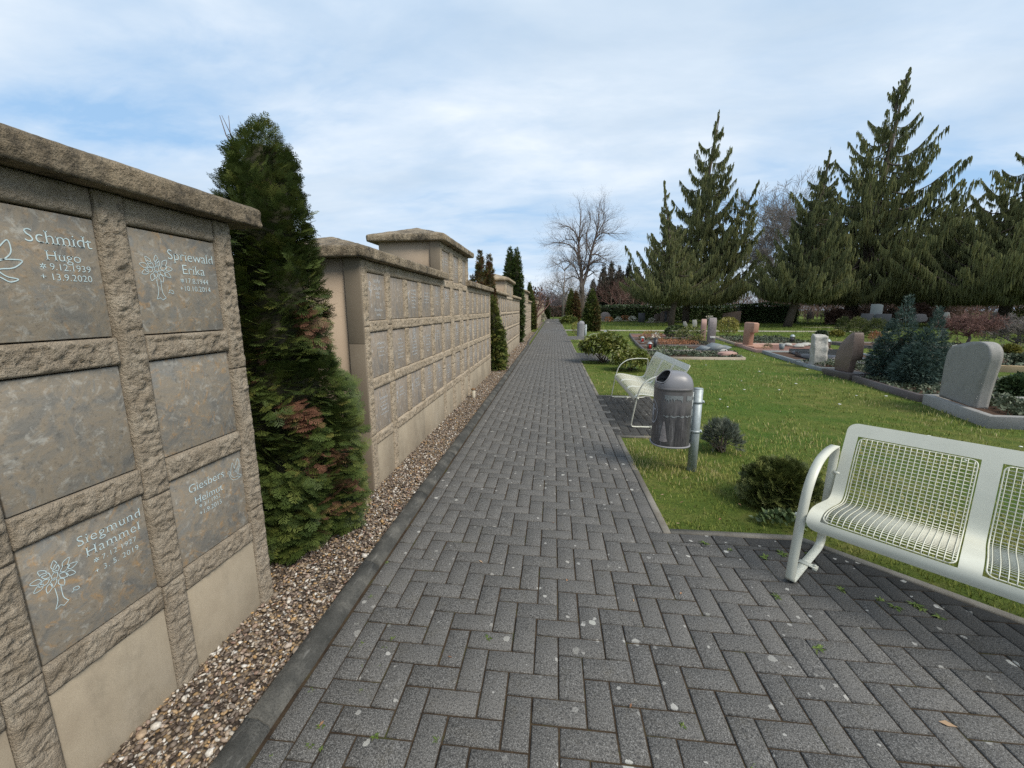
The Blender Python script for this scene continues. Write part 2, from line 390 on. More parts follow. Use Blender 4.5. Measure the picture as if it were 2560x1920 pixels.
# kerbs
k=N('kerb_concrete'); v=k.coord(); n1=k.noise(v,5,7,.7); n2=k.noise(v,150,4,.7); st=k.noise(k.coord((1,.25,1)),22,5,.7)
c=k.ramp(n1,[(.3,(.035,.036,.033)),(.5,(.07,.069,.063)),(.68,(.14,.135,.12))]); c=k.mix(k.ramp(n2,[(.35,.6),(.55,0)]),c,(.03,.03,.028)); c=k.mix(k.ramp(st,[(.58,0),(.70,.55)]),c,(.21,.205,.19))
vo=k.voro(v,7.); pr=k.n('ShaderNodeSeparateColor',Color=vo.outputs['Color']); s_=k.math('LESS_THAN',vo.outputs['Distance'],k.math('MULTIPLY',k.ramp(pr.outputs[0],[(.6,0),(1,1)]),.15)); c=k.mix(k.math('MULTIPLY',s_,.7),c,(.40,.40,.37))
M['kerb']=k.done(c,.9,k.bump(k.math('ADD',n1,n2),.7,.006),spec=.2)
k=N('edging_concrete'); v=k.coord(); n1=k.noise(v,4,7,.7); n2=k.noise(v,170,4,.7)
c=k.ramp(n1,[(.3,(.13,.115,.095)),(.5,(.19,.175,.15)),(.7,(.25,.235,.205))]); c=k.mix(k.ramp(n2,[(.35,.5),(.55,0)]),c,(.06,.055,.045))
M['edging']=k.done(c,.9,k.bump(n2,.5,.004),spec=.2)
mb=MB(); yy=-.8
def kx(y): return 0 if y<18 else -.10*min(1,(y-18)/2)*(1 if y<45 else max(0,1-(y-45)/8))
rings=[]
while yy<66:
    L=.995
    R=[]
    for q in np.linspace(0,L,9):
        o_=kx(yy+q); wv=.0025*math.sin(9*(yy+q))+random.gauss(0,.0012); R.append([(-1.168+o_,yy+q,-.06),(-1.168+o_+wv,yy+q,.030),(-1.158+o_,yy+q,.042+wv),(-1.108+o_+wv,yy+q,.038),(-1.095+o_,yy+q,.026+wv),(-1.068+o_+wv,yy+q,.012),(-1.056+o_,yy+q,-.06)])
    mb.loft(R,closed=False); yy+=1.0
tag(recalc(mb.build('kerb',M['kerb'],smooth=False)),kind='structure')
mb=MB()
def strip(p,q,w=.055,h=.004):
    p,q=np.array(p,float),np.array(q,float); u=q-p; L=np.linalg.norm(u); u/=L; nrm=np.array([u[1],-u[0]]); n=max(1,round(L/1.0))
    for i in range(n):
        a=p+u*(L*i/n+.002); b=p+u*(L*(i+1)/n-.002); dz=random.gauss(0,.002)
        mb.loft([[(*(e+nrm*.0),-.06),(*(e+nrm*.0),h+dz-.004),(*(e+nrm*.004),h+dz),(*(e+nrm*(w-.004)),h+dz),(*(e+nrm*w),h+dz-.004),(*(e+nrm*w),-.06)] for e in (a,b)])
prev=2.79
for a,b,e in BAYS: strip((XR,prev),(XR,a)); strip((XR+.055,a-.0),(e,a)); strip((e,a-.0),(e,b+.0)); mb.box(XR+.0,e+.055,b,b+.055,-.06,.003); prev=b+.055
strip((XR,prev),(XR,66.3))
mb.box(XR+.06,1.735,2.79,2.845,-.06,.004); strip((5.3,-.77),(1.735,2.795))
tag(recalc(mb.build('kerb_edging',M['edging'])),kind='structure')
# gravel path crossing the lawn
k=N('pale_gravel_path'); v=k.coord(); n=k.noise(v,60,4,.7); c=k.ramp(n,[(.3,(.24,.22,.17)),(.7,(.38,.35,.29))]); M['gpath']=k.done(c,.95,k.bump(n,.6,.01),spec=.1)
tag(mesh('gravel_path',[(XR+.06,30.6,-.004),(24,30.6,-.004),(24,32.2,-.004),(XR+.06,32.2,-.004)],[(0,1,2,3)],M['gpath']),kind='structure')

tag(mesh('footpath',[(22.,37.6,-.006),(30,37,-.006),(44,36.0,-.006),(44,39.5,-.006),(30,41,-.006),(22.,39.0,-.006)],[(0,1,2,3,4,5)],M['gpath']),kind='structure')
# ---------------------------------------------------------------- gravel strip
k=N('mixed_river_pebbles'); a=k.attr('tone'); v=k.coord(); n=k.noise(v,120,3,.7)
c=k.ramp(a,[(.0,(.07,.052,.042)),(.26,(.145,.108,.082)),(.42,(.22,.18,.145)),(.56,(.33,.25,.165)),(.66,(.42,.26,.11)),(.72,(.38,.31,.245)),(.82,(.25,.155,.115)),(.90,(.55,.50,.43)),(1,(.66,.63,.58))])
c=k.mix(k.math('MULTIPLY',k.ramp(n,[(.35,1),(.6,0)]),.4),c,(.05,.04,.033))
M['pebble']=k.done(c,.62,spec=.35)
k=N('gravel_bed'); v=k.coord(); vo=k.voro(v,62.); pr=k.n('ShaderNodeSeparateColor',Color=vo.outputs['Color'])
c=k.ramp(pr.outputs[0],[(.0,(.055,.042,.034)),(.35,(.12,.092,.07)),(.55,(.22,.17,.12)),(.75,(.33,.22,.11)),(.9,(.46,.42,.37)),(1,(.55,.53,.5))]); c=k.mix(k.ramp(vo.outputs['Distance'],[(.35,0),(.7,.9)]),c,(.02,.015,.012))
M['gbed']=k.done(c,.8,k.bump(vo.outputs['Distance'],-.9,.012))
tag(mesh('gravel_ground',[(-1.14,-.8,.004),(-1.14,52,.004),(-3.6,52,.004),(-3.6,-.8,.004)],[(0,1,2,3)],M['gbed']),kind='structure')
def ico(s):
    import bmesh
    bm=bmesh.new(); bmesh.ops.create_icosphere(bm,subdivisions=s,radius=1); V=np.array([v.co[:] for v in bm.verts]); F=np.array([[v.index for v in f.verts] for f in bm.faces]); bm.free(); return V,F
def rotm(n):
    q=rng.normal(size=(n,4)); q/=np.linalg.norm(q,axis=1)[:,None]; a,b,c,d=q.T
    return np.stack([np.stack([1-2*(c*c+d*d),2*(b*c-a*d),2*(b*d+a*c)],-1),np.stack([2*(b*c+a*d),1-2*(b*b+d*d),2*(c*d-a*b)],-1),np.stack([2*(b*d-a*c),2*(c*d+a*b),1-2*(b*b+c*c)],-1)],1)
def rotz(a):
    c,s=np.cos(a),np.sin(a); z=np.zeros_like(a); o=np.ones_like(a)
    return np.stack([np.stack([c,-s,z],-1),np.stack([s,c,z],-1),np.stack([z,z,o],-1)],1)
def pebbles(x,y,r,sub,zb=.004):
    V,F=ico(sub); n=len(x); S=np.stack([rng.uniform(.8,1.35,n),rng.uniform(.65,1.0,n),rng.uniform(.42,.7,n)],-1)*r[:,None]
    tilt=rotm(n)*.28; R=rotz(rng.uniform(0,6.28,n))@(np.eye(3)+tilt-np.eye(3)*.28)
    P=np.einsum('nij,nkj->nki',R,V[None]*S[:,None]); P=P*(1+.10*rng.normal(size=(n,1,3))*0+0)
    P[:,:,0]+=x[:,None]; P[:,:,1]+=y[:,None]; P[:,:,2]+=(zb+r*.32+rng.uniform(0,.012,n))[:,None]
    FF=(F[None]+(np.arange(n)*len(V))[:,None,None]).reshape(-1,3)
    return P.reshape(-1,3),FF,np.repeat(rng.uniform(0,1,n),len(V))
def spread(n,x0,x1,y0,y1): return rng.uniform(x0,x1,n),rng.uniform(y0,y1,n)
xa,ya=spread(8600,-1.60,-1.172,.15,4.2); xb,yb=spread(4200,-2.6,-1.55,1.86,3.26); x=np.r_[xa,xb]; y=np.r_[ya,yb]
P1=pebbles(x,y,np.exp(rng.normal(math.log(.0099),.30,len(x))),1)
xa,ya=spread(11500,-1.60,-1.172,4.2,15); xb,yb=spread(1800,-2.6,-1.6,10,11.4); x=np.r_[xa,xb]; y=np.r_[ya,yb]
P2=pebbles(x,y,np.exp(rng.normal(math.log(.0105),.25,len(x))),0)
xa,ya=spread(7000,-1.60,-1.175,15,40); P3=pebbles(xa,ya,np.exp(rng.normal(math.log(.018),.25,len(xa))),0)
Vp=[];Fp=[];Tp=[];n0=0
for a,b,c in (P1,P2,P3): Vp.append(a);Fp.append(b+n0);Tp.append(c);n0+=len(a)
tag(mesh('gravel',np.concatenate(Vp),[np.concatenate(Fp)],M['pebble'],smooth=True,attr={'tone':np.concatenate(Tp)}),'strip of brown and white pebbles between kerb and memorial walls','gravel',kind='stuff')
# ---------------------------------------------------------------- memorial walls
XF,XB=-1.545,-1.63                                         # stone front, render behind
def rock(mb,y0,y1,z0,z1,res,x=XF,xb=XB,amp=.0095,bulge=.012,seed=0):
    ny=max(3,int((y1-y0)/res)+1); nz=max(3,int((z1-z0)/res)+1)
    yy,zz=np.meshgrid(np.linspace(y0,y1,ny),np.linspace(z0,z1,nz),indexing='ij'); y=yy.ravel(); z=zz.ravel()
    e=np.minimum(np.minimum(y-y0,y1-y),np.minimum(z-z0,z1-z)); P=np.stack([y,z,np.full_like(y,seed*3.1)],-1)
    big=fbm(P,9,2,seed)*1.0; n=fbm(P,34,4,seed+3,.66); rid=np.abs(fbm(P*np.array([1,1.7,1])+.02*fbm(P,30,2,seed+2)[:,None],17,3,seed+9))
    q=np.clip(e/.016,0,1); d=-.010*(1-q)**2+q*(bulge*.35*big+amp*n*1.3-amp*1.6*np.clip(.16-rid,0,1)/.16*.8)
    X=x+d-.002; V=[np.stack([X,y,z],-1)]; idx=np.arange(ny*nz).reshape(ny,nz)
    F=[(idx[i,j],idx[i+1,j],idx[i+1,j+1],idx[i,j+1]) for i in range(ny-1) for j in range(nz-1)]
    per=list(idx[:,0])+list(idx[-1,1:])+list(idx[-2::-1,-1])+list(idx[0,-2:0:-1]); m=len(per); b0=ny*nz
    V.append(np.stack([np.full(m,xb),y[per],z[per]],-1)); F+=[(per[i],b0+i,b0+(i+1)%m,per[(i+1)%m]) for i in range(m)]
    mb.add(np.concatenate(V),F)
def cap_mesh(mb,y0,y1,z0,res,x0=-2.53,x1=-1.475,edge=.085,rise=.15,hipA=.5,hipB=.5,seed=0):
    xc=(x0+x1)/2; r=.03; pts=[]
    def seg(a,b):
        n=max(2,int(math.hypot(b[0]-a[0],b[1]-a[1])/res)); return [(a[0]+(b[0]-a[0])*i/n,a[1]+(b[1]-a[1])*i/n) for i in range(n)]
    c=.02; ring=[(x1,y0+c),(x1,y1-c),(x1-c,y1),(x0+c,y1),(x0,y1-c),(x0,y0+c),(x0+c,y0),(x1-c,y0)]
    for i in range(8): pts+=seg(ring[i],ring[(i+1)%8])
    P=np.array(pts); cen=np.stack([np.full(len(P),xc),np.clip(P[:,1],y0+hipA,y1-hipB)],-1)
    nrm=P-np.stack([np.clip(P[:,0],x0+.05,x1-.05),np.clip(P[:,1],y0+.05,y1-.05)],-1); nrm/=np.linalg.norm(nrm,axis=1)[:,None]+1e-9
    rows=[]; nz=max(3,int(edge/res)+1)
    for t in (1,.5,.12): rows.append(np.c_[P+(cen-P)*t-0*nrm,np.full(len(P),z0)])
    for q in np.linspace(0,1,nz):
        ins=.007*max(0,(q-.8)/.2)**2+.003*max(0,(.15-q)/.15); rows.append(np.c_[P-nrm*ins,np.full(len(P),z0+edge*q)])
    for t in np.r_[np.linspace(.06,.94,max(4,int(.45/max(res,.03)))),1.0]: rows.append(np.c_[P+(cen-P)*t,np.full(len(P),z0+edge+rise*t)])
    for i,R in enumerate(rows):
        if 3<=i<3+nz:
            n=fbm(R,26,4,seed,.65)*.012+fbm(R,6,2,seed+4)*.003; R[:,:2]+=nrm*(n-.002)[:,None]
        elif i>=3+nz and i<len(rows)-1: R[:,2]+=fbm(R,16,4,seed+8)*.008*min(1,(i-2-nz)/2)
        rows[i]=R
    mb.loft(rows,True,True)
PLQ=[]
def wall(label,y0,y1,cols,pils,tower=None,res=.03,seed=0,far=False,hip=(.5,.5),plates='slate2',capy=None,rows=(.5,1.0,1.5),capped=True):
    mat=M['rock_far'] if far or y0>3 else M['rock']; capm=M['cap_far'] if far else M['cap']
    t=thing('memorial_wall',label,'urn wall',(-2.0,(max(y0,0)+y1)/2,0),group='stone urn walls along the path')
    mb=MB(); mb.box(-2.42,XB,y0+.004,y1-.004,-.1,2.0)
    if tower: mb.box(-2.42,XB,tower[0]+.004,tower[1]-.004,2.0,2.5)
    mb.build('rendered_core',M['stucco'],t)
    def piece(name,fn,m=mat):
        q=MB(); fn(q); return q.build(name,m,t,smooth=False)
    s=[seed*100]
    def nx(): s[0]+=1; return s[0]
    intow=lambda y: tower and tower[0]-.02<y<tower[1]+.02
    for a,b in pils:
        top=2.5 if tower and tower[0]-.02<=a and b<=tower[1]+.02 else 2.0
        def f(q):
            cuts=[-.05]+sorted(random.sample([.5,.75,.9,1.3,1.45],2))+([2.02] if top>2.1 else [])+[top]
            if not far and y1<3: cuts=[-.05,.56 if a>1.5 else .49,1.31 if a>1.5 else .87,2.0]
            for u,v in zip(cuts[:-1],cuts[1:]): rock(q,a+.001,b-.001,u+.0015,v-.0015,res,seed=nx())
        piece('pilaster',f)
    bays=[(pils[i][1],pils[i+1][0]) for i in range(len(pils)-1)]
    for a,b in bays:
        cs=[c for c in cols if a-.02<=c[0] and c[1]<=b+.02]; tw=intow((a+b)/2)
        zs=[.4,.9,1.4]+([1.9] if tw else [])
        for z in zs:
            n=max(1,round((b-a)/.95)); 
            def f(q):
                for i in range(n): rock(q,a+(b-a)*i/n+.003,a+(b-a)*(i+1)/n-.003,z+.002,z+.098,res,seed=nx(),bulge=.014)
            piece('beam',f)
        zl=2.4 if tw else 1.9
        piece('lintel',lambda q: rock(q,a+.003,b-.003,zl+.004,zl+.098,res,seed=nx(),x=XF-.008,bulge=.005,amp=.004))
        piece('plinth_slab',lambda q:[q.box(XB,-1.562,a+(b-a)*i/max(1,round((b-a)/.8))+.002,a+(b-a)*(i+1)/max(1,round((b-a)/.8))-.002,-.05,.397,.003) for i in range(max(1,round((b-a)/.8)))],M['smooth'])
        for z in list(rows)+([2.0] if tw else []):
            for u,v in zip(cs[:-1],cs[1:]):
                if v[0]-u[1]>.02: piece('post',lambda q: rock(q,u[1]+.003,v[0]-.003,z+.002,z+.398,res,seed=nx()))
            for c in cs:
                q=MB(); q.box(-1.61,-1.566,c[0]+.004,c[1]-.004,z+.003,z+.396,.0025); o=q.build('plaque',M[plates],t,loc=None)
                me=o.data; ctr=Vector((-1.566,(c[0]+c[1])/2,z+.2))
                for vv in me.vertices: vv.co-=ctr
                o.location=o.location+ctr; PLQ.append((o,c,z,label))
    if not far:
        for a,b in ((pils[0][0],-1),(pils[-1][1],1)): pass
    segs=capy or [(y0-.10,y1+.15,hip[0],hip[1])]
    q=MB()
    for a,b,h0,h1 in segs: cap_mesh(q,a,b,2.002,max(res,.012) if not far else .06,hipA=h0,hipB=h1,seed=seed+int(a*7))
    o=recalc(q.build('cap_stone',capm,t,smooth=False))
    if tower:
        q=MB(); cap_mesh(q,tower[0]-.09,tower[1]+.13,2.502,max(res,.02) if not far else .06,x0=-2.56,x1=-1.46,seed=seed+50,hipA=.5,hipB=.5,rise=.17); recalc(q.build('tower_cap',capm,t))
    return t
W1=wall('nearest stone urn wall with large engraved slate plaques, left of the big thuja',-.6,1.894,[(-.05,.34),(.43,.815),(.922,1.303),(1.408,1.80)],[(-.2,-.06),(.343,.425),(.82,.917),(1.306,1.405),(1.803,1.894)],res=.0075,seed=1,capy=[(-.75,2.04,.4,.5)],plates='slate')
W2c=[(3.335,3.71),(3.82,4.17),(4.27,4.64),(4.74,5.12),(5.22,5.59),(5.71,6.09),(6.34,6.68),(6.96,7.26),(7.44,7.77),(7.87,8.24),(8.34,8.76),(8.86,9.26),(9.37,9.83)]
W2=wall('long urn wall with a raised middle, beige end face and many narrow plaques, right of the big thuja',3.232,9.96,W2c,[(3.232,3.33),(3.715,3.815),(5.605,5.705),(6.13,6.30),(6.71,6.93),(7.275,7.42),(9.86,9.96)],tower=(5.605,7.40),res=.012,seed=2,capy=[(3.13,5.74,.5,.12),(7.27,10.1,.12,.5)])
def reg(y0,y1,n,tw=None):
    p=.1; m=(y1-y0-p)/n; return [(y0+p+m*i,y0+m*(i+1)) for i in range(n)],m
def farwall(label,y0,y1,n,ta,tb,seed):
    cols,m=reg(y0,y1,n); P=[(y0+m*i,y0+m*i+.1) for i in (0,1,ta,tb,n)]; 
    P=sorted(set(P)); cols=[(c[0]+.004,c[1]-.004) for c in cols]
    return wall(label,y0,y1,cols,P,tower=(P[2][0],P[3][1]),res=.05,seed=seed,far=True,capy=[(y0-.1,P[2][0]+.12,.5,.12),(P[3][1]-.12,y1+.12,.12,.5)])
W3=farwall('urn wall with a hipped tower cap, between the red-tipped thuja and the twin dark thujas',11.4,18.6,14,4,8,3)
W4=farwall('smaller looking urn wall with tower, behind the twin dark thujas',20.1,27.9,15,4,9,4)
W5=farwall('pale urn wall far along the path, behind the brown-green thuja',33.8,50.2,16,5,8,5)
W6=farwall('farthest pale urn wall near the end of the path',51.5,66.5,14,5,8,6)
# return strip of sawn stone at the end of the long wall
for z0,z1 in ((-.05,.55),(.553,1.31),(1.313,2.0)):
    mb=MB(); mb.box(-1.69,-1.556,3.212,3.231,z0,z1,.002); mb.build('stone_return',M['return'],W2)
mb=MB(); mb.box(-1.69,-1.556,5.585,5.603,2.08,2.5,.002); mb.build('stone_return',M['return'],W2)
# ---------------------------------------------------------------- engraving
def text2d(txt,space=1.0):
    dates=any(c.isdigit() for c in txt)
    cu=bpy.data.curves.new('t','FONT'); cu.body=txt; cu.size=1; cu.space_character=space; cu.resolution_u=3; cu.offset=-.012
    o=bpy.data.objects.new('t',cu); COL.objects.link(o); dg=bpy.context.evaluated_depsgraph_get(); me=bpy.data.meshes.new_from_object(o.evaluated_get(dg))
    V=np.array([v.co[:2] for v in me.vertices]); F=[list(p.vertices) for p in me.polygons]
    cnt={}
    for p in me.polygons:
        for e in p.edge_keys: cnt[e]=cnt.get(e,0)+1
    bpy.data.objects.remove(o); bpy.data.curves.remove(cu); bpy.data.meshes.remove(me)
    S=[]                                     # slab serifs on the ends of upright stems
    for (a,b),c in cnt.items():
        if c!=1: continue
        p,q=V[a],V[b]; L=abs(p[0]-q[0])
        if not dates and abs(p[1]-q[1])<.004 and .045<L<.125:
            y=p[1]; x0,x1=min(p[0],q[0]),max(p[0],q[0])
            tr=[f for f in F if a in f and b in f]
            inner=np.mean(V[tr[0]],axis=0)[1]-y if tr else 0
            up=1 if inner>0 else -1; S.append((x0-.055,x1+.055,y,y+up*.042))
    V=list(map(tuple,V))
    for x0,x1,ya,yb in S:
        n=len(V); V+=[(x0,ya),(x1,ya),(x1,yb),(x0,yb)]; F.append([n,n+1,n+2,n+3] if yb>ya else [n+3,n+2,n+1,n])
    V=np.array(V); V[:,0]-=V[:,0].min(); return V,F
def ribbon(mb2,pts,w):
    P=np.array(pts,float); t=np.gradient(P,axis=0); t/=np.linalg.norm(t,axis=1)[:,None]+1e-9; n=np.stack([-t[:,1],t[:,0]],-1)*w/2
    V=np.concatenate([P+n,P-n]); m=len(P); mb2.append((V,[[i+m,i+1+m,i+1,i] for i in range(m-1)]))
def engrave(name,items,plaque,mat,x=-1.5645):
    V=[];F=[];n=0
    for a,f in items: V.append(a); F+=[[i+n for i in q] for q in f]; n+=len(a)
    V=np.concatenate(V); return mesh(name,np.c_[np.full(len(V),x),V],F,mat,plaque)
def line(txt,p0,p1,hgt=None,space=1.0):
    V,F=text2d(txt,space); wd=V[:,0].max(); p0,p1=np.array(p0),np.array(p1); s=(p1[0]-p0[0])/wd; sy=s if hgt is None else hgt/.71
    return np.stack([p0[0]+V[:,0]*s,(p0[1]+p1[1])/2+V[:,1]*sy],-1),F
def cr(pts,n=6,closed=False):
    P=[np.array(p,float) for p in pts]; R=[]; m=len(P)
    for i in range(m if closed else m-1):
        g=(lambda j:P[j%m]) if closed else (lambda j:P[min(max(j,0),m-1)])
        a,b,c,d=g(i-1),g(i),g(i+1),g(i+2)
        for q in np.linspace(0,1,n,endpoint=False): R.append(.5*((2*b)+(c-a)*q+(2*a-5*b+4*c-d)*q*q+(3*b-a-3*c+d)*q**3))
    R.append(P[0] if closed else P[-1]); return np.array(R)
def leafshape(c,ang,L,wd):
    u=np.array([math.cos(ang),math.sin(ang)]); v=np.array([-u[1],u[0]]); c=np.array(c)
    return [c-u*L/2,c-u*L*.1+v*wd/2,c+u*L/2,c-u*L*.1-v*wd/2,c-u*L/2]
def tree_mark(c,sz,w):
    R=[]
    for rr,n,o in ((.0,1,0),(.26,6,.3),(.42,9,.1)):
        for i in range(n):
            a=o+2*PI*i/n; p=(c[0]+math.cos(a)*rr*sz*1.15,c[1]+math.sin(a)*rr*sz*.8); L=leafshape(p,a if rr else 1.2,sz*.30,sz*.17)
            ribbon(R,cr(L,4),w)
    y=c[1]-sz*.42
    ribbon(R,cr([(c[0]-sz*.07,y+.02*sz),(c[0]-sz*.06,y-sz*.4),(c[0]-sz*.17,y-sz*.68)],6),w); ribbon(R,cr([(c[0]+sz*.09,y+.02*sz),(c[0]+sz*.09,y-sz*.4),(c[0]+sz*.2,y-sz*.62)],6),w)
    ribbon(R,[(c[0]-sz*.17,y-sz*.68),(c[0]-.02*sz,y-sz*.62),(c[0]+.06*sz,y-sz*.70),(c[0]+sz*.2,y-sz*.62)],w)
    ribbon(R,cr(leafshape((c[0]+sz*.46,y-sz*.38),2.6,sz*.2,sz*.12),4),w); ribbon(R,[(c[0]+sz*.32,y-sz*.43),(c[0]+sz*.42,y-sz*.40)],w)
    return R
def dove(c,sz,w):
    R=[]; f=lambda P:[(c[0]+x*sz,c[1]+y*sz) for x,y in P]
    ribbon(R,cr(f([(-.48,.10),(-.42,.20),(-.33,.18),(-.28,.02),(-.2,-.16),(-.02,-.30),(.14,-.30),(.26,-.34),(.42,-.42),(.46,-.32),(.30,-.22),(.20,-.16)])),w)
    ribbon(R,cr(f([(-.48,.10),(-.38,.06),(-.36,-.05),(-.30,-.22),(-.15,-.40),(.1,-.46),(.42,-.42)])),w)
    ribbon(R,cr(f([(-.26,.05),(-.2,.30),(-.06,.62),(.0,.40),(.02,.2),(-.08,.02)])),w); ribbon(R,cr(f([(-.05,.05),(.1,.35),(.36,.72),(.44,.45),(.40,.15),(.28,-.05),(.20,-.16)])),w)
    for q in (.0,.12,.24): ribbon(R,cr(f([(.02+q*.5,.02-q*.3),(.2+q*.6,.16-q*.2),(.42-q*.1,.40-q*1.1)])),w*.8)
    return R
def find(y,z): return min(PLQ,key=lambda p:abs(p[1][0]+.2-y)+abs(p[2]+.2-z)*1.5)[0]
Z1=lambda x,y:onwall(x*.42194,250+y*.42194,-1.5645); Z2=lambda x,y:onwall(x*.42194,850+y*.42194,-1.5645)
WP=.0021
def dline(txt,p0,p1,space=1.0):      # date line led by an asterisk
    p0,p1=np.array(p0),np.array(p1); n=len(txt); w0=(p1[0]-p0[0])/(n*.52+1.1); c=(p0[0]+w0*.42,(p0[1]+p1[1])/2+w0*.42); R=[]
    for a in (PI/2,PI/6,-PI/6): ribbon(R,[(c[0]-w0*.34*math.cos(a),c[1]-w0*.34*math.sin(a)),(c[0]+w0*.34*math.cos(a),c[1]+w0*.34*math.sin(a))],.0026)
    return [line(txt,(p0[0]+w0*1.15,p0[1]),p1,space=space)]+R
it=[line('Schmidt',Z1(150,835),Z1(548,885)),line('Hugo',Z1(275,945),Z1(483,970)),*dline('9.12.1939',Z1(235,1003),Z1(540,1022)),line('+ 13.9.2020',Z1(246,1064),Z1(549,1080))]
dv=[]; f=lambda P:[tuple(Z1(a,b)) for a,b in P]
for P in ([(-90,1000),(-60,930),(0,862),(40,828),(62,870),(60,910),(25,942)],[(-70,948),(0,943),(128,950),(100,985),(60,998),(10,1000),(-10,1010),(40,1045),(110,1062),(60,1078),(0,1050),(-30,1062)],[(-90,1000),(-110,1015),(-85,1030),(-60,1060),(-30,1062)],[(25,942),(-10,952)]): ribbon(dv,cr(f(P),6),.0032)
engrave('inscription',it+dv,find(1.11,1.7),M['letter'])
it=[line('Spriewald',Z1(997,945),Z1(1264,975)),line('Erika',Z1(1086,1032),Z1(1214,1042)),*dline('17.8.1944',Z1(1070,1085),Z1(1234,1093)),line('+10.10.2014',Z1(1070,1130),Z1(1248,1139))]
engrave('inscription',it+tree_mark(Z1(928,1000),.108,WP),find(1.6,1.7),M['letter'])
it=[line('Giesbers',Z2(1122,910),Z2(1328,812)),line('Helmut',Z2(1156,970),Z2(1322,893)),*dline('3.1.1952',Z2(1180,992),Z2(1308,935)),line('+1.9.2015',Z2(1184,1030),Z2(1316,975))]
engrave('inscription',it+dove(Z2(1388,785),.085,WP*.9),find(1.6,.7),M['letter'])
it=[line('Siegmund',Z2(462,1225),Z2(836,1045),space=1.1),line('Hammel',Z2(513,1282),Z2(832,1125),space=1.1),*dline('7.12.1927',Z2(553,1322),Z2(810,1195),space=1.15),line('+ 3. 5. 2019',Z2(566,1375),Z2(824,1248),space=1.1)]
engrave('inscription',it+tree_mark(Z2(325,1395),.10,WP),find(1.11,.7),M['letter'])
# narrow plaques of the long wall: carved lines too small to read in the photograph, names where they can be read
READ={(3.335,1.5):['Binder','David','','','Annelies']}
def scribble(c,z,seed,n,yc,wd,top):
    R=random.Random(seed); it=[]
    for i in range(n):
        L=wd*R.uniform(.55,1); big=i==0 or (i==3 and n>4); h=.024 if big else .015; y=yc-L/2; zb=top-i*.036
        while y<yc+L/2:
            q=h*R.uniform(.6,1); d=R.uniform(.008,.013)
            ribbon(it,[(y,zb),(y+.0005,zb+q)],.0042)
            if R.random()<.7: ribbon(it,[(y,zb+R.choice([0,.5,1])*q),(y+d*.8,zb+R.choice([0,.5,1])*q)],.0042)
            y+=d*1.25
    return it
def rose(y,z,s):
    it=[]; ribbon(it,cr([(y-.3*s,z+.1*s),(y-.2*s,z+.4*s),(y+.1*s,z+.45*s),(y+.3*s,z+.2*s),(y+.1*s,z-.1*s),(y-.2*s,z-.05*s)],5,True),.005); ribbon(it,cr([(y-.1*s,z+.2*s),(y+.1*s,z+.3*s),(y+.05*s,z+.05*s)],5),.005)
    ribbon(it,cr([(y,z-.1*s),(y+.05*s,z-.7*s),(y-.05*s,z-1.6*s)],6),.006); ribbon(it,cr(leafshape((y-.2*s,z-.6*s),2.4,.5*s,.22*s),4),.004); ribbon(it,cr(leafshape((y+.22*s,z-.9*s),.7,.5*s,.22*s),4),.004); return it
for o,c,z,lab in list(PLQ):
    if 'raised middle' in lab:
        R=random.Random(int(c[0]*100+z*10)); yc=(c[0]+c[1])/2; wd=(c[1]-c[0])*.6; it=[]
        if R.random()<.14 and not (c[0]<3.4): continue
        if (c[0],z) in READ:
            for i,q in enumerate(READ[(c[0],z)]):
                if q: V,F=text2d(q); s=.135/max(V[:,0].max(),1) if q!='Annelies' else .16/V[:,0].max(); it.append((np.stack([yc+.02-V[:,0].max()*s/2+V[:,0]*s,z+.325-i*.062+V[:,1]*s],-1),F))
            for top in (.225,.19,.035): it+=scribble(c,z,int(top*1000),1,yc+.02,.10,z+top)
            it+=rose(yc-.125,z+.30,.06)
        else:
            n=R.randint(3,6); off=R.choice([0,.03,.03]); it=scribble(c,z,int(c[0]*1000+z*7),n,yc+off,wd*.8,z+R.uniform(.26,.30))
            q=R.random()
            if q<.35: it+=rose(c[0]+.055,z+.25,.055)
            elif q<.55: it+=dove((yc,z+.33),.08,.004)
            elif q<.7: it+=tree_mark((yc-.02,z+.33),.07,.004)
        engrave('inscription',it,o,M['letter2'])
    elif 'hipped tower' in lab or 'smaller looking' in lab:
        R=random.Random(int(c[0]*100+z*10))
        if R.random()<.75: engrave('inscription',scribble(c,z,int(c[0]*1000+z*7),R.randint(3,6),(c[0]+c[1])/2,(c[1]-c[0])*.55,z+.28),o,M['letter2'])
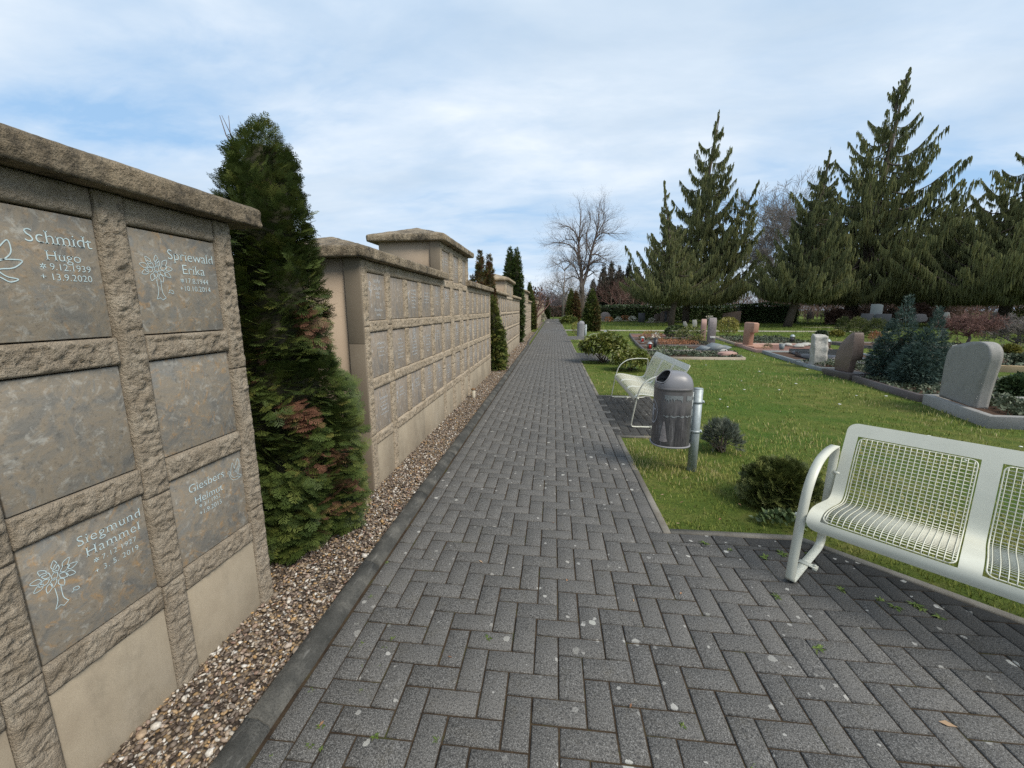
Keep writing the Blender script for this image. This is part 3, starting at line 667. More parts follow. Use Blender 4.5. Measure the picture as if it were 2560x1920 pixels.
# ---------------------------------------------------------------- benches (local: x along the seat, y to the back)
PR=cr([(.020,.355),(.016,.385),(.030,.418),(.065,.440),(.12,.447),(.22,.436),(.34,.414),(.43,.398),(.485,.396),(.522,.412),(.545,.450),(.572,.525),(.612,.635),(.657,.735),(.702,.822),(.722,.858)],5)
sl=np.r_[0,np.cumsum(np.linalg.norm(np.diff(PR,axis=0),axis=1))]; ST=sl[-1]
def prof(s): return np.array([np.interp(s,sl,PR[:,0]),np.interp(s,sl,PR[:,1])])
BL,NP=1.86,3
def make_bench(label):
    t=thing('mesh_bench',label,'bench',(0,0,0),0,'white wire mesh benches facing the path')
    eb,db,tb,fb=.062,.075,.085,.062
    pw=(BL-2*eb-(NP-1)*db)/NP; holes=[(eb+i*(pw+db),eb+i*(pw+db)+pw) for i in range(NP)]; s0,s1=fb,ST-tb
    us=sorted(set([0,.012,.03,.05]+[round(v,5) for h in holes for v in (h[0],h[0]+.02,h[1]-.02,h[1])]+[BL-.05,BL-.03,BL-.012,BL])); ss=sorted(set(list(np.linspace(0,s0,4))+list(np.linspace(s0,s1,46))+list(np.linspace(s1,ST,6))))
    def edge(u,s):                     # rounded outer corners
        for a,b in ((0,1),(BL,-1)):
            for c,d in ((0,1),(ST,-1)):
                r=.055; uu=(u-a)*b; sv=(s-c)*d
                if uu<r and sv<r:
                    k=math.hypot(r-uu,r-sv)
                    m=max(r-uu,r-sv)
                    if k>1e-6: q=m/k; uu=r-(r-uu)*q; sv=r-(r-sv)*q; u=a+b*uu; s=c+d*sv
        return u,s
    V=[];idx={}
    for i,u in enumerate(us):
        for j,s in enumerate(ss):
            a,b=edge(u,s); p=prof(b); idx[i,j]=len(V); V.append((a,p[0],p[1]))
    F=[]
    for i in range(len(us)-1):
        for j in range(len(ss)-1):
            um,sm=(us[i]+us[i+1])/2,(ss[j]+ss[j+1])/2
            if any(h[0]<um<h[1] for h in holes) and s0<sm<s1: continue
            F.append((idx[i,j],idx[i+1,j],idx[i+1,j+1],idx[i,j+1]))
    o=mesh('seat_frame',V,F,M['white'],t,True,world=False); m=o.modifiers.new('sheet','SOLIDIFY'); m.thickness=.006; m.offset=0; m=o.modifiers.new('crisp','EDGE_SPLIT'); m.split_angle=.7
    for h in holes:
        mb=MB(); r=.0025
        a,b=h[0]+.009,h[1]-.009; sa,sb=s0+.009,s1-.009
        def P(u,s,off=0):
            p=prof(s); q=prof(min(ST,s+.004))-prof(max(0,s-.004)); q/=np.linalg.norm(q); return (u,p[0]-q[1]*off,p[1]+q[0]*off)
        rr=.028; loop=[]
        for s in np.linspace(sa+rr,sb-rr,34): loop.append(P(a,s))
        for q in np.linspace(0,PI/2,5)[1:]: loop.append(P(a+rr-rr*math.cos(q),sb-rr+rr*math.sin(q)))
        loop+=[P(u,sb) for u in np.linspace(a+rr,b-rr,6)]
        for q in np.linspace(PI/2,0,5)[1:]: loop.append(P(b-rr+rr*math.cos(q),sb-rr+rr*math.sin(q)))
        for s in np.linspace(sb-rr,sa+rr,34): loop.append(P(b,s))
        for q in np.linspace(0,PI/2,5)[1:]: loop.append(P(b-rr+rr*math.cos(q),sa+rr-rr*math.sin(q)))
        loop+=[P(u,sa) for u in np.linspace(b-rr,a+rr,6)]
        for q in np.linspace(PI/2,0,5)[1:]: loop.append(P(a+rr-rr*math.cos(q),sa+rr-rr*math.sin(q)))
        mb.tube(loop+[loop[0]],.0034,6)
        nw=20
        for i in range(nw):
            u=a+(b-a)*(i+.5)/nw; e=.010 if i in(0,nw-1) else 0; mb.tube([P(u,s,.003) for s in np.linspace(sa+e,sb-e,40)],r*.85,5)
        nh=int((sb-sa)/.0205)
        for j in range(1,nh):
            s=sa+(sb-sa)*j/nh; mb.tube([P(a,s,-.0008),P(b,s,-.0008)],r*1.25,5)
        mb.build('wire_panel',M['wire'],t,True,world=False)
    # closed flat-bar end frame: foot, front leg, arm, rear leg
    C=cr([(.10,.006),(.02,.006),(-.012,.020),(-.014,.06),(.010,.22),(.045,.42),(.085,.55),(.15,.635),(.25,.695),(.37,.718),(.48,.722),(.590,.716)],8)
    D=cr([(.590,.708),(.596,.65),(.582,.5),(.574,.3),(.585,.12),(.590,.055),(.565,.02),(.51,.006),(.40,.006),(.25,.006),(.10,.006)],8)
    for side,x in (('a',-.052),('b',BL+.004)):
        mb=MB(); wd=.048
        for path in (C,D):
            tt=np.gradient(path,axis=0); tt/=np.linalg.norm(tt,axis=1)[:,None]; nn=np.stack([-tt[:,1],tt[:,0]],-1)*.0042
            mb.loft([[(x,*(p+n)),(x+wd,*(p+n)),(x+wd,*(p-n)),(x,*(p-n))] for p,n in zip(path,nn)])
        o=recalc(mb.build('end_frame',M['white'],t,False,world=False))
        mb=MB(); xx=x+wd if side=='a' else x
        for (xa_,xb_,yy,zz) in ((xx-.012,xx+(.020 if side=='a' else -.014),.05,.405),(xx-.012,xx+(.020 if side=='a' else -.014),.584,.54),(x-.01 if side=='a' else x+wd+.01,x+.01 if side=='a' else x+wd-.01,.05,.405)):
            q_=MB(); q_.tube([(xa_,yy,zz),(xb_,yy,zz)],.012,12); q_.build('frame_bolt',M['white'],o,False,world=False)
        mb=MB(); mb.box(x-.006,x+wd+.045,.235,.275,.011,.016); mb.box(x+wd+.02,x+wd+.045,.235,.275,-.004,.011); mb.tube([(x+wd+.03,.255,.014),(x+wd+.03,.255,.026)],.009,8)
        mb.build('ground_clamp',M['white'],o,False,world=False)
    return t
b1=make_bench('white wire mesh bench in the foreground on dark pavers, cut off by the picture edge')
b1.location=(1.44,2.245,.003); b1.rotation_euler=(0,0,-PI/4)
b1.location=(1.418+.037*0,2.262,.003)
# seat length runs away from the camera-side end: 45 degrees to the path
def place(b,x,y,rz): b.location=(x,y,.003); b.rotation_euler=(0,0,rz)
place(b1,1.45,2.29,-PI/4)
b2=dup(b1,(1.10,7.39,.003),-PI/2,'white wire mesh bench beside the dark litter bin with flowering lawn behind')
b3=dup(b1,(1.12,14.88,.003),-PI/2,'white wire mesh bench half hidden behind the large rhododendron')
b4=dup(b1,(1.10,56.6,.003),-PI/2,'tiny white bench far down the path beside a low shrub')
# ---------------------------------------------------------------- litter bins
def m_bin():
    k=N('dark_bin_plastic'); v=k.coord(obj=True); n=k.noise(v,5,5,.6); f=k.noise(k.coord((1,1,.12),obj=True),26,5,.7); g=k.noise(v,60,4,.7)
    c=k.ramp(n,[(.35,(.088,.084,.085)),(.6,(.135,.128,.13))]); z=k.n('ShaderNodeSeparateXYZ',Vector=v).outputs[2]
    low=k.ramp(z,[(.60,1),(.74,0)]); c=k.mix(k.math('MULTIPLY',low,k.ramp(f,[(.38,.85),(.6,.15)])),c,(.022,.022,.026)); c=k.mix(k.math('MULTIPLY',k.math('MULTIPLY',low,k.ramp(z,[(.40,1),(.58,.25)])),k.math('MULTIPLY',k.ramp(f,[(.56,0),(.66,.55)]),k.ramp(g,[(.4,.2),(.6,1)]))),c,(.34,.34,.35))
    c=k.mix(k.ramp(z,[(.85,0),(.87,.75)]),c,(.20,.20,.215))
    return k.done(c,k.ramp(g,[(.3,.30),(.7,.46)]),k.bump(g,.12,.003),0,.5)
M['bin']=m_bin(); M['bin2']=m_flat('grey_bin_plastic',(.22,.22,.23),.5); M['residue']=m_flat('peeled_sticker_residue',(.17,.185,.19),.75,0,.4,120)
M['scuff']=m_flat('pale_scuff',(.25,.225,.225),.7,0,.3,60); M['mark']=m_flat('white_pictogram_paint',(.34,.36,.40),.6)
def make_bin(label,full=True,mat='bin'):
    t=thing('litter_bin',label,'litter bin',(0,0,0),0,'litter bins on steel posts')
    a,b=.175,.165                              # half depth (x), half width (y); post on the +x side
    z0,z1,zt=.262,.845,1.005; n=64
    def R(th,sc=1): 
        c,s=math.cos(th),math.sin(th); e=2/2.6; return sc*a*math.copysign(abs(c)**e,c),sc*b*math.copysign(abs(s)**e,s)
    rings=[]; V=[];F=[]
    zs=[(z0,.90),(z0+.004,.97),(z0+.02,1.0)]+[(z,1.0) for z in np.linspace(z0+.05,z1-.03,14)]+[(z1-.012,1.0),(z1-.010,1.012),(z1+.004,1.012),(z1+.006,1.0)]
    for q in np.linspace(.06,1,16)*PI/2: zs.append((z1+.006+(zt-z1-.006)*math.sin(q),max(.02,math.cos(q)**.62)))
    for z,sc in zs:
        rings.append([(*R(2*PI*j/n,sc),z) for j in range(n)])
    P=np.array(rings).reshape(-1,3); skip=set()
    def hole(p): # opening in the hood, on the side away from the post
        d=((p[0]+.108)/.062)**2+((p[1]+.01)/.118)**2
        return d<1 and p[2]>.872
    for i in range(len(rings)-1):
        for j in range(n):
            f=(i*n+j,i*n+(j+1)%n,(i+1)*n+(j+1)%n,(i+1)*n+j); c=P[list(f)].mean(0)
            if hole(c): continue
            F.append(f)
    F.append(tuple((len(rings)-1)*n+j for j in range(n))); F.append(tuple(range(n))[::-1])
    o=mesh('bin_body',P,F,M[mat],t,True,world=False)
    m=o.modifiers.new('wall','SOLIDIFY'); m.thickness=.004; m.offset=-1
    if full:
        o2=MB(); o2.loft([[(*R(2*PI*j/24,.93),z) for j in range(24)] for z in (.5,.90)],True,True); o2.build('liner',M['black'],o,world=False)
        pts=[]
        for q in np.linspace(0,2*PI,41):
            x=-.108+.062*math.cos(q); y=-.01+.118*math.sin(q); lo,hi=0.0,1.0
            sc=max(abs(x)/a,1e-3); r=(abs(x/a)**2.6+abs(y/b)**2.6)**(1/2.6); r=min(r,.999); th=math.acos(min(1,r**(1/.62))); pts.append((x,y,z1+.006+(zt-z1-.006)*math.sin(th)+.001))
        mb=MB(); mb.tube(pts,.006,8,False); mb.build('opening_rim',M[mat],o,True,world=False)
    mb=MB(); rr=[]
    for q in np.linspace(0,2*PI,61): rr.append((*R(q,1.03),z0+.012))
    mb.tube(rr,.009,8,False); mb.build('bottom_rim',M['bin2'],o,True,world=False)
    mb=MB(); px=a+.062
    mb.tube([(px,0,-.1),(px,0,.828)],.045,24); mb.tube([(px,0,.828),(px,0,.836)],.043,24); mb.build('post',M['galv'],t,True,world=False)
    mb=MB(); mb.box(a-.004,a+.014,-.028,.028,z0+.06,.80); rail=mb.build('back_rail',M['galv'],t,world=False)
    mb=MB()
    for z in np.linspace(.36,.74,5): mb=MB(); mb.box(a+.001,a+.011,-.0292,-.027,z-.014,z+.014); mb.build('slot',M['black'],rail,world=False)
    for z in (.40,.70):
        mb=MB(); mb.tube([(px,0,z-.014),(px,0,z+.014)],.0475,24); mb.box(a,px,-.020,.020,z-.014,z+.014); mb.box(px+.04,px+.062,-.010,.010,z-.014,z+.014); mb.tube([(px+.053,-.028,z),(px+.053,.03,z)],.0055,8); mb.tube([(px+.053,-.022,z),(px+.053,-.012,z)],.010,6); mb.build('clamp',M['galv'],t,world=False)
    def patch(name,th0,th1,fn,mat,off=.003,nn=14,par=o):
        V=[];F=[]
        for i,th in enumerate(np.linspace(th0,th1,nn)):
            lo,hi=fn(i/(nn-1)); x,y=R(th,1.0); l=math.hypot(x,y); x*=1+off/l; y*=1+off/l
            V+=[(x,y,lo),(x,y,hi)]
        F=[(2*i,2*i+2,2*i+3,2*i+1) for i in range(nn-1)]; return mesh(name,V,F,M[mat],par,world=False)
    if full:
        R_=random.Random(4); g=-PI/2
        prof1=[R_.uniform(0,.05)+ (.035 if 3<i<14 else 0) for i in range(26)]
        patch('sticker_residue',g-.62,g+.18,lambda s:(.792-.022-prof1[int(s*25)]*(.9 if int(s*25)%4==0 else .3)-.03*abs(s-.45),.792-.004*s),'residue',nn=26)
        patch('sticker_residue',g+.38,g+.86,lambda s:(.755-.05*((int(s*17)%5)==0)-.02*math.sin(11*s)**2,.786+.006*math.sin(9*s)),'residue',nn=18)
        patch('scuff_mark',g-.80,g-.30,lambda s:(.335-.012*math.sin(PI*s),.335+.20*max(.0,math.sin(PI*s))**1.6),'scuff',nn=16)
        patch('sticker_residue',g-.64,g+.9,lambda s:(.578+.007*math.sin(31*s),.590+.006*math.sin(47*s)),'residue',nn=40)
        rg=[];V=[];F=[]
        for i in range(41):
            q=2*PI*i/40
            for rad in (1,.90): 
                th=PI+.55*.9*rad*math.cos(q); x,y=R(th,1.0); V.append((x*1.012,y*1.012,.60+.118*rad*math.sin(q)))
        F=[(2*i,2*i+1,2*i+3,2*i+2) for i in range(40)]
        for th,z,w_,h_ in ((PI,.66,.09,.018),(PI,.60,.10,.055),(PI-.07,.52,.035,.05),(PI+.09,.52,.035,.05),(PI+.2,.63,.10,.010),(PI-.28,.55,.07,.03)):
            b0=len(V)
            for u,vv in ((-1,-1),(1,-1),(1,1),(-1,1)): x,y=R(th+u*w_,1.0); V.append((x*1.013,y*1.013,z+vv*h_*.8))
            F.append((b0,b0+1,b0+2,b0+3))
        mesh('pictogram',V,F,M['mark'],o,world=False)
    return t
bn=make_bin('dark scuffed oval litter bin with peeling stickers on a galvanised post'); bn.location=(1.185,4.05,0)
bn2=make_bin('plain grey litter bin on a post, farther along the path by the red-tinged thujas',False,'bin2'); bn2.location=(1.31,20.0,.02)
# grave light in the gravel
t=thing('grave_light','small cream grave candle with a brown cap standing in the gravel by the wall','grave light',(-1.425,7.07,.01))
M['cream']=m_flat('cream_wax',(.55,.50,.40),.5); M['brass']=m_flat('brown_metal_cap',(.17,.10,.05),.5)
mb=MB(); mb.loft([[(r*math.cos(q),r*math.sin(q),z) for q in np.linspace(0,2*PI,16,False)] for r,z in ((.030,0),(.034,.01),(.034,.13),(.030,.145))]); mb.build('candle_body',M['cream'],t,True,world=False)
mb=MB(); mb.loft([[(r*math.cos(q),r*math.sin(q),z) for q in np.linspace(0,2*PI,16,False)] for r,z in ((.034,.146),(.042,.15),(.042,.165),(.02,.18))]); mb.build('cap',M['brass'],t,True,world=False)
# ---------------------------------------------------------------- foliage helpers
def frame(d,roll=None):                   # rotation taking +Y to d
    d=d/np.linalg.norm(d,axis=1)[:,None]; n=len(d)
    up=np.where(np.abs(d[:,2:3])<.95,np.array([[0,0,1.]]),np.array([[1.,0,0]])); x=np.cross(d,up); x/=np.linalg.norm(x,axis=1)[:,None]; z=np.cross(x,d)
    if roll is not None: c,s=np.cos(roll)[:,None],np.sin(roll)[:,None]; x,z=c*x+s*z,-s*x+c*z
    return np.stack([x,d,z],-1)
def inst(T,pos,R,sc,tone):
    V,F=T; sc=np.asarray(sc); sc=sc[:,None,None] if sc.ndim==1 else sc[:,None,:]
    P=np.einsum('nij,nkj->nki',R,V[None]*sc)+pos[:,None,:]; n=len(pos)
    return P.reshape(-1,3),(F[None]+(np.arange(n)*len(V))[:,None,None]).reshape(-1,F.shape[1]),np.repeat(tone,len(V))
def join(parts):
    Vs=[];Fs=[];Ts=[];n=0
    for v,f,t in parts: Vs.append(v);Fs.append(f+n);Ts.append(t);n+=len(v)
    return np.concatenate(Vs),Fs,np.concatenate(Ts)
def quads(L): # list of (base,tip,width) lozenges lying in xy with a little lift
    V=[];F=[]
    for (x0,y0,z0),(x1,y1,z1),w in L:
        d=np.array([x1-x0,y1-y0,z1-z0],float); n=np.array([-d[1],d[0],0.0]); n/=np.linalg.norm(n)+1e-9; m=np.array([x0,y0,z0])+d*.45; b=len(V)
        V+=[(x0,y0,z0),tuple(m+n*w),(x1,y1,z1),tuple(m-n*w)]; F.append((b,b+1,b+2,b+3))
    return np.array(V,float),np.array(F)
def spray(seed,n=6,wid=.035):             # flat scale-leaf spray, unit length along +Y
    R=random.Random(seed); L=[((0,0,0),(0,1,-.06),wid)]
    for i in range(n):
        y=.12+.72*i/(n-1); l=.62*(1-.62*i/(n-1))
        for s in (-1,1):
            a=math.radians(R.uniform(34,50)); l2=l*R.uniform(.8,1.1); ex,ey=s*math.sin(a)*l2,y+math.cos(a)*l2
            L.append(((0,y,-.06*y),(ex,ey,-.06*ey-R.uniform(-.03,.10)*l2),wid*1.25))
            if l2>.3:
                for q in (.45,.7):
                    bx,by=ex*q,y+(ey-y)*q; a2=a+s*0+math.radians(32)*R.choice((-1,1)); L.append(((bx,by,-.05*by),(bx+s*math.sin(a2)*l2*.36,by+math.cos(a2)*l2*.36,-.08*by),wid))
    return quads(L)
SPR=[spray(i,6,.027) for i in range(4)]; SPR_S=[spray(9,3,.075),spray(10,3,.075)]
THG=[(.0,(.034,.056,.014)),(.30,(.070,.100,.021)),(.52,(.125,.145,.032)),(.66,(.20,.19,.05)),(.72,(.22,.17,.06)),(.80,(.14,.068,.042)),(1,(.20,.092,.062))]
M['thuja']=m_leaf('thuja_scale_leaf',THG,.6,.06); M['thuja_red']=m_leaf('thuja_winter_red',[(0,(.05,.065,.02)),(.4,(.115,.105,.03)),(.6,(.18,.09,.045)),(1,(.22,.06,.05))],.65,.12)
M['core']=m_flat('inner_twigs',(.04,.038,.022),.95,0,.4,18)
def envelope(prof,z): return np.interp(z,[p[0] for p in prof],[p[1] for p in prof])
def cone_thuja(parent,base,prof,n,size,mat,tmpl,seed,brown=(),tone=(.30,.12),lean=(0,0),lump=.18,topc=0.0,flat=0):
    r_=np.random.default_rng(seed); H=prof[-1][0]; zs=np.linspace(0,H,60); w=envelope(prof,zs)+.02; cdf=np.cumsum(w); cdf/=cdf[-1]
    z=np.interp(r_.uniform(0,1,n),cdf,zs); th=r_.uniform(0,2*PI,n); r0=envelope(prof,z)
    lp=1+lump*fbm(np.stack([np.cos(th)*1.3,np.sin(th)*1.3,z*1.6],-1),1.9,3,seed); dep=r_.beta(3.6,1.25,n)
    r=r0*lp*dep; pos=np.stack([base[0]+lean[0]*z/H+np.cos(th)*r,base[1]+lean[1]*z/H+np.sin(th)*r,base[2]+z],-1)
    el=np.where(z/H>.75,r_.normal(.9,.3,n),r_.normal(.15,.45,n)); az=th+r_.normal(0,.45,n)
    roll=r_.normal(0,.8,n)
    if flat: c1=fbm(pos,5,2,seed+31); az=th+1.1*fbm(pos,4,2,seed+33)+r_.normal(0,.25,n); el=np.where(z/H>.80,r_.normal(.8,.3,n),-.05+1.1*c1+.35*z/H+r_.normal(0,.22,n)); roll=1.3*fbm(pos,4,2,seed+35)+r_.normal(0,.28,n)
    d=np.stack([np.cos(az)*np.cos(el),np.sin(az)*np.cos(el),np.sin(el)],-1); R=frame(d,roll)
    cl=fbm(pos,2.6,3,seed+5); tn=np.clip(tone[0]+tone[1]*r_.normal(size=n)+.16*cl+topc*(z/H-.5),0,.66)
    for (c,rad,p) in brown:
        dd=np.linalg.norm((pos-np.array(c))/np.array(rad),axis=1); hit=(dd<1)&(r_.uniform(0,1,n)<p); tn[hit]=r_.uniform(.74,1,hit.sum())
    sc=size*r_.uniform(.65,1.25,n)*(1-.35*(z/H)**2); parts=[]
    for k_ in range(len(tmpl)):
        q=np.arange(n)%len(tmpl)==k_; parts.append(inst(tmpl[k_],pos[q],R[q],sc[q],tn[q]))
    V,F,T=join(parts); return mesh('crown',V,F,mat,parent,attr={'tone':T})
def core(parent,base,prof,s=.72,lean=(0,0),name='inner_branches'):
    mb=MB(); H=prof[-1][0]; rg=[]
    for z in np.linspace(.03,H*.95,22):
        r=envelope(prof,z)*s; rg.append([(base[0]+lean[0]*z/H+r*(1+.12*math.sin(5*q+z*4))*math.cos(q),base[1]+lean[1]*z/H+r*(1+.12*math.sin(4*q-z*5))*math.sin(q),base[2]+z) for q in np.linspace(0,2*PI,16,False)])
    mb.loft(rg); mb.build(name,M['core'],parent,True)
# big thuja beside the near wall
B=(-1.93,2.53,0); PF=[(0,.36),(.12,.50),(.35,.53),(.8,.455),(1.2,.375),(1.6,.31),(2.0,.265),(2.3,.225),(2.5,.17),(2.62,.10),(2.72,.03)]
t=thing('thuja_tree','tall green thuja with brown patches, between the nearest wall and the long wall','thuja',B)
core(t,B,PF,.66,lean=(.10,.06))
br=[((-1.62,2.33,.95),(.17,.13,.11),.75),((-1.58,2.55,1.52),(.13,.18,.12),.5),((-1.42,2.55,.40),(.12,.14,.05),.9),((-1.46,2.36,.30),(.12,.12,.08),.8),((-1.52,2.42,.62),(.12,.12,.12),.5),((-1.74,2.2,1.3),(.10,.10,.12),.35),((-1.44,2.30,.18),(.12,.12,.08),.4),((-1.8,2.2,1.6),(.1,.1,.1),.10)]
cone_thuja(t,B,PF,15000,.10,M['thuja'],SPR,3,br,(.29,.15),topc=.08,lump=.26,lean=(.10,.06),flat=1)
mb=MB(); mb.tube([(B[0],B[1],-.05),(B[0]+.01,B[1],.5),(B[0],B[1],1.2)],[.06,.05,.03],8); mb.build('trunk',M['bark'],t,True)
TW=MB()
for i in range(4):
    a=random.uniform(0,6.28); TW.tube([(-1.92,2.50,2.50),(-1.96+.03*math.cos(a),2.46,2.62),(-1.99+.07*math.cos(a),2.43+.05*math.sin(a),2.70+random.uniform(0,.05))],[.004,.003,.0015],4)
TW.build('dead_twig',M['twig'],t)
def thuja(name,label,base,prof,n,size,mat,seed,tips=None,tone=(.2,.12),brown=(),group='slim thujas along the walls'):
    t=thing(name,label,'thuja',base,0,group)
    for i,(dx,dy,hs,rs) in enumerate(tips or [(0,0,1,1)]):
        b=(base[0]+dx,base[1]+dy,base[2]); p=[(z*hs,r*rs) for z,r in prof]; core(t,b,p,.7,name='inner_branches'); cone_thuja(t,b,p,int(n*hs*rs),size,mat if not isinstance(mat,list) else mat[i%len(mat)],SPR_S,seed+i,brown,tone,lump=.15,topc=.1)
    return t
P2_=[(0,.30),(.25,.40),(.9,.40),(1.6,.33),(2.2,.22),(2.7,.12),(3.05,.03)]
thuja('thuja_tree','red-tipped thuja with several points behind the far end of the long wall',(-1.72,10.6,0),P2_,5200,.13,[M['thuja'],M['thuja_red'],M['thuja_red'],M['thuja_red']],21,[(.10,-.05,.62,.92),(-.20,.1,1.0,.62),(.02,.2,.97,.55),(-.42,.15,.80,.5)],(.45,.2))
P3_=[(0,.30),(.4,.40),(2,.42),(3.0,.36),(3.8,.22),(4.4,.03)]
thuja('thuja_tree','pair of tall dark green thujas rising behind the second urn wall',(-1.80,19.5,0),P3_,4200,.17,M['thuja'],31,[(-.28,0,1,.8),(.03,0,.99,.75)],(.12,.1))
thuja('thuja_tree','brown-green thuja between the third and fourth urn walls',(-1.72,31,0),[(0,.3),(.6,.36),(1.8,.33),(2.8,.22),(3.55,.03)],3600,.17,[M['thuja'],M['thuja_red']],41,[(-.12,0,1,.9),(.08,.2,.8,.8)],(.35,.2))
thuja('thuja_tree','lone slim dark thuja at the far left end of the path',(-1.0,66,0),[(0,.25),(.6,.36),(1.6,.33),(2.6,.2),(3.5,.03)],3200,.20,M['thuja'],51,None,(.1,.08))
thuja('thuja_tree','tall two-tone thuja with a red half, right of the path before the bare tree',(2.3,50.4,0),[(0,.5),(.8,.75),(2,.72),(3,.5),(4.0,.05)],3600,.26,[M['thuja'],M['thuja_red']],61,[(-.28,0,1.0,.62),(.32,-.1,.92,.68)],(.5,.2),(),'thuja columns right of the path')
thuja('thuja_tree','broad thuja with rusty patches right of the grey litter bin',(2.72,29.8,0),[(0,.40),(.6,.52),(1.5,.50),(2.3,.34),(2.98,.05)],4200,.19,[M['thuja'],M['thuja'],M['thuja_red']],71,[(-.02,.05,1.0,.72),(-.28,.1,.78,.6),(.27,-.1,.72,.50)],(.33,.18),(),'thuja columns right of the path')
# ---------------------------------------------------------------- leafy shrubs
def leafT(w=.17,fold=.12,droop=.25): # single leaf, unit length +Y
    V=np.array([(0,0,0),(-w,.42,fold-.05),(0,.45,-.02),(w,.42,fold-.05),(0,1,-droop)]); return V,np.array([(0,2,1,1),(0,3,2,2)])[:, :3],np.array([(1,2,4),(2,3,4)])
_v,_a,_b=leafT(); LEAF=(_v,np.concatenate([_a,_b])); _v,_a,_b=leafT(.32,.08,.1); LEAFW=(_v,np.concatenate([_a,_b]))
def rosette(n,seed):
    R=np.random.default_rng(seed); az=np.linspace(0,2*PI,n,False)+R.normal(0,.2,n); el=R.uniform(-.25,.55,n); d=np.stack([np.cos(az)*np.cos(el),np.sin(el)+.1,np.sin(az)*np.cos(el)],-1)
    v,f,_=inst(LEAF,np.zeros((n,3)),frame(d,R.normal(0,.3,n)),R.uniform(.8,1.1,n),np.zeros(n)); return v,f
ROS=[rosette(9,i) for i in range(3)]
def blob(c,rad,n,seed,low=-.5,lump=.25,shell=(5,1.2)):
    r_=np.random.default_rng(seed); u=r_.normal(size=(n*3,3)); u/=np.linalg.norm(u,axis=1)[:,None]; u=u[u[:,2]>low][:n]; n=len(u)
    q=r_.beta(*shell,n)*(1+lump*fbm(u,2.2,3,seed)); return np.array(c)+u*np.array(rad)*q[:,None],u,r_
def shrub(name,label,cat,c,rad,n,size,mat,seed,tmpl=None,low=-.5,out=.9,group=None,stems=6,lump=.25,tone=(.5,.18),parent=None,shell=(5,1.2),up=.35,part='foliage'):
    base=(c[0],c[1],0); t=parent or thing(name,label,cat,base,0,group)
    pos,u,r_=blob(c,rad,n,seed,low,lump,shell); m=len(pos); d=u*out+r_.normal(0,.45,(m,3))+np.array([0,0,up]); tm=tmpl or [LEAF]
    R=frame(d,r_.uniform(-1,1,m)*1.2); tn=np.clip(tone[0]+tone[1]*r_.normal(size=m)+.15*fbm(pos,5,2,seed),0,1); sc=size*r_.uniform(.7,1.2,m); parts=[]
    for k_ in range(len(tm)):
        q=np.arange(m)%len(tm)==k_
        if q.any(): parts.append(inst(tm[k_],pos[q],R[q],sc[q],tn[q]))
    V,F,T=join(parts); mesh(part,V,F,mat,t,attr={'tone':T})
    if stems:
        mb=MB()
        for i in range(stems):
            j=r_.integers(0,m); p=pos[j]; b=np.array([c[0]+r_.normal(0,rad[0]*.12),c[1]+r_.normal(0,rad[1]*.12),-.02]); mb.tube([b,b*.5+p*.5+np.array([0,0,-.05*rad[2]]),p],[.012*max(1,rad[2]),.009,.004],5)
        mb.build('stem',M['twig'],t,True)
    return t
M['rhodo']=m_leaf('rhododendron_leaf',[(0,(.075,.105,.02)),(.4,(.135,.165,.03)),(.7,(.21,.22,.05)),(1,(.29,.26,.09))],.42,.12,.5)
M['yellow']=m_leaf('golden_leaf',[(0,(.12,.13,.03)),(.5,(.30,.27,.06)),(1,(.46,.40,.13))],.5,.15); M['varieg']=m_leaf('variegated_leaf',[(0,(.035,.06,.015)),(.5,(.10,.12,.03)),(1,(.28,.27,.10))],.5,.12)
M['dark']=m_leaf('dark_evergreen_leaf',[(0,(.045,.074,.030)),(.6,(.10,.145,.058)),(1,(.20,.245,.11))],.45,.06,.45); M['box']=m_leaf('clipped_box_leaf',[(0,(.02,.036,.01)),(1,(.05,.08,.02))],.5,.05)
M['blue']=m_leaf('blue_cypress_needles',[(0,(.040,.070,.056)),(.5,(.075,.12,.098)),(1,(.14,.20,.17))],.6,.08); M['heath']=m_leaf('rusty_heather',[(0,(.17,.085,.04)),(.5,(.40,.175,.085)),(1,(.55,.30,.17))],.8,.1)
M['orange']=m_leaf('orange_brown_foliage',[(0,(.18,.10,.045)),(.5,(.36,.19,.08)),(1,(.48,.29,.13))],.8,.1); M['cover']=m_leaf('grey_green_ground_cover',[(0,(.045,.06,.032)),(.5,(.10,.125,.075)),(1,(.19,.21,.14))],.6,.1)
M['yew']=m_leaf('yew_needles',[(0,(.045,.062,.018)),(.6,(.11,.13,.034)),(1,(.20,.21,.06))],.5,.06)
r1=(1.50,12.40,.47); t=shrub('rhododendron_shrub','large yellow-green rhododendron beside the path, in front of the far bench','shrub',r1,(.66,.60,.40),330,.165,M['rhodo'],5,ROS,-.35,stems=16,up=.25)
shrub('rhododendron_shrub','lower rhododendron directly behind the second bench','shrub',(2.05,10.9,.27),(.52,.46,.27),230,.13,M['rhodo'],6,ROS,-.3,stems=10)
shrub('rhododendron_shrub','small rhododendron at the path edge before the distant bench','shrub',(1.6,44,.4),(.9,.8,.45),160,.26,M['rhodo'],7,ROS,-.4,tone=(.3,.2))
shrub('yellow_shrub','yellow-leaved shrub beside the grey litter bin','shrub',(1.45,25.6,.42),(.34,.36,.40),420,.10,M['yellow'],8,[LEAF],-.7,tone=(.4,.25),stems=5)
M['lav']=m_leaf('grey_lavender_leaf',[(0,(.075,.088,.062)),(.5,(.15,.17,.13)),(1,(.24,.255,.20))],.7,.08)
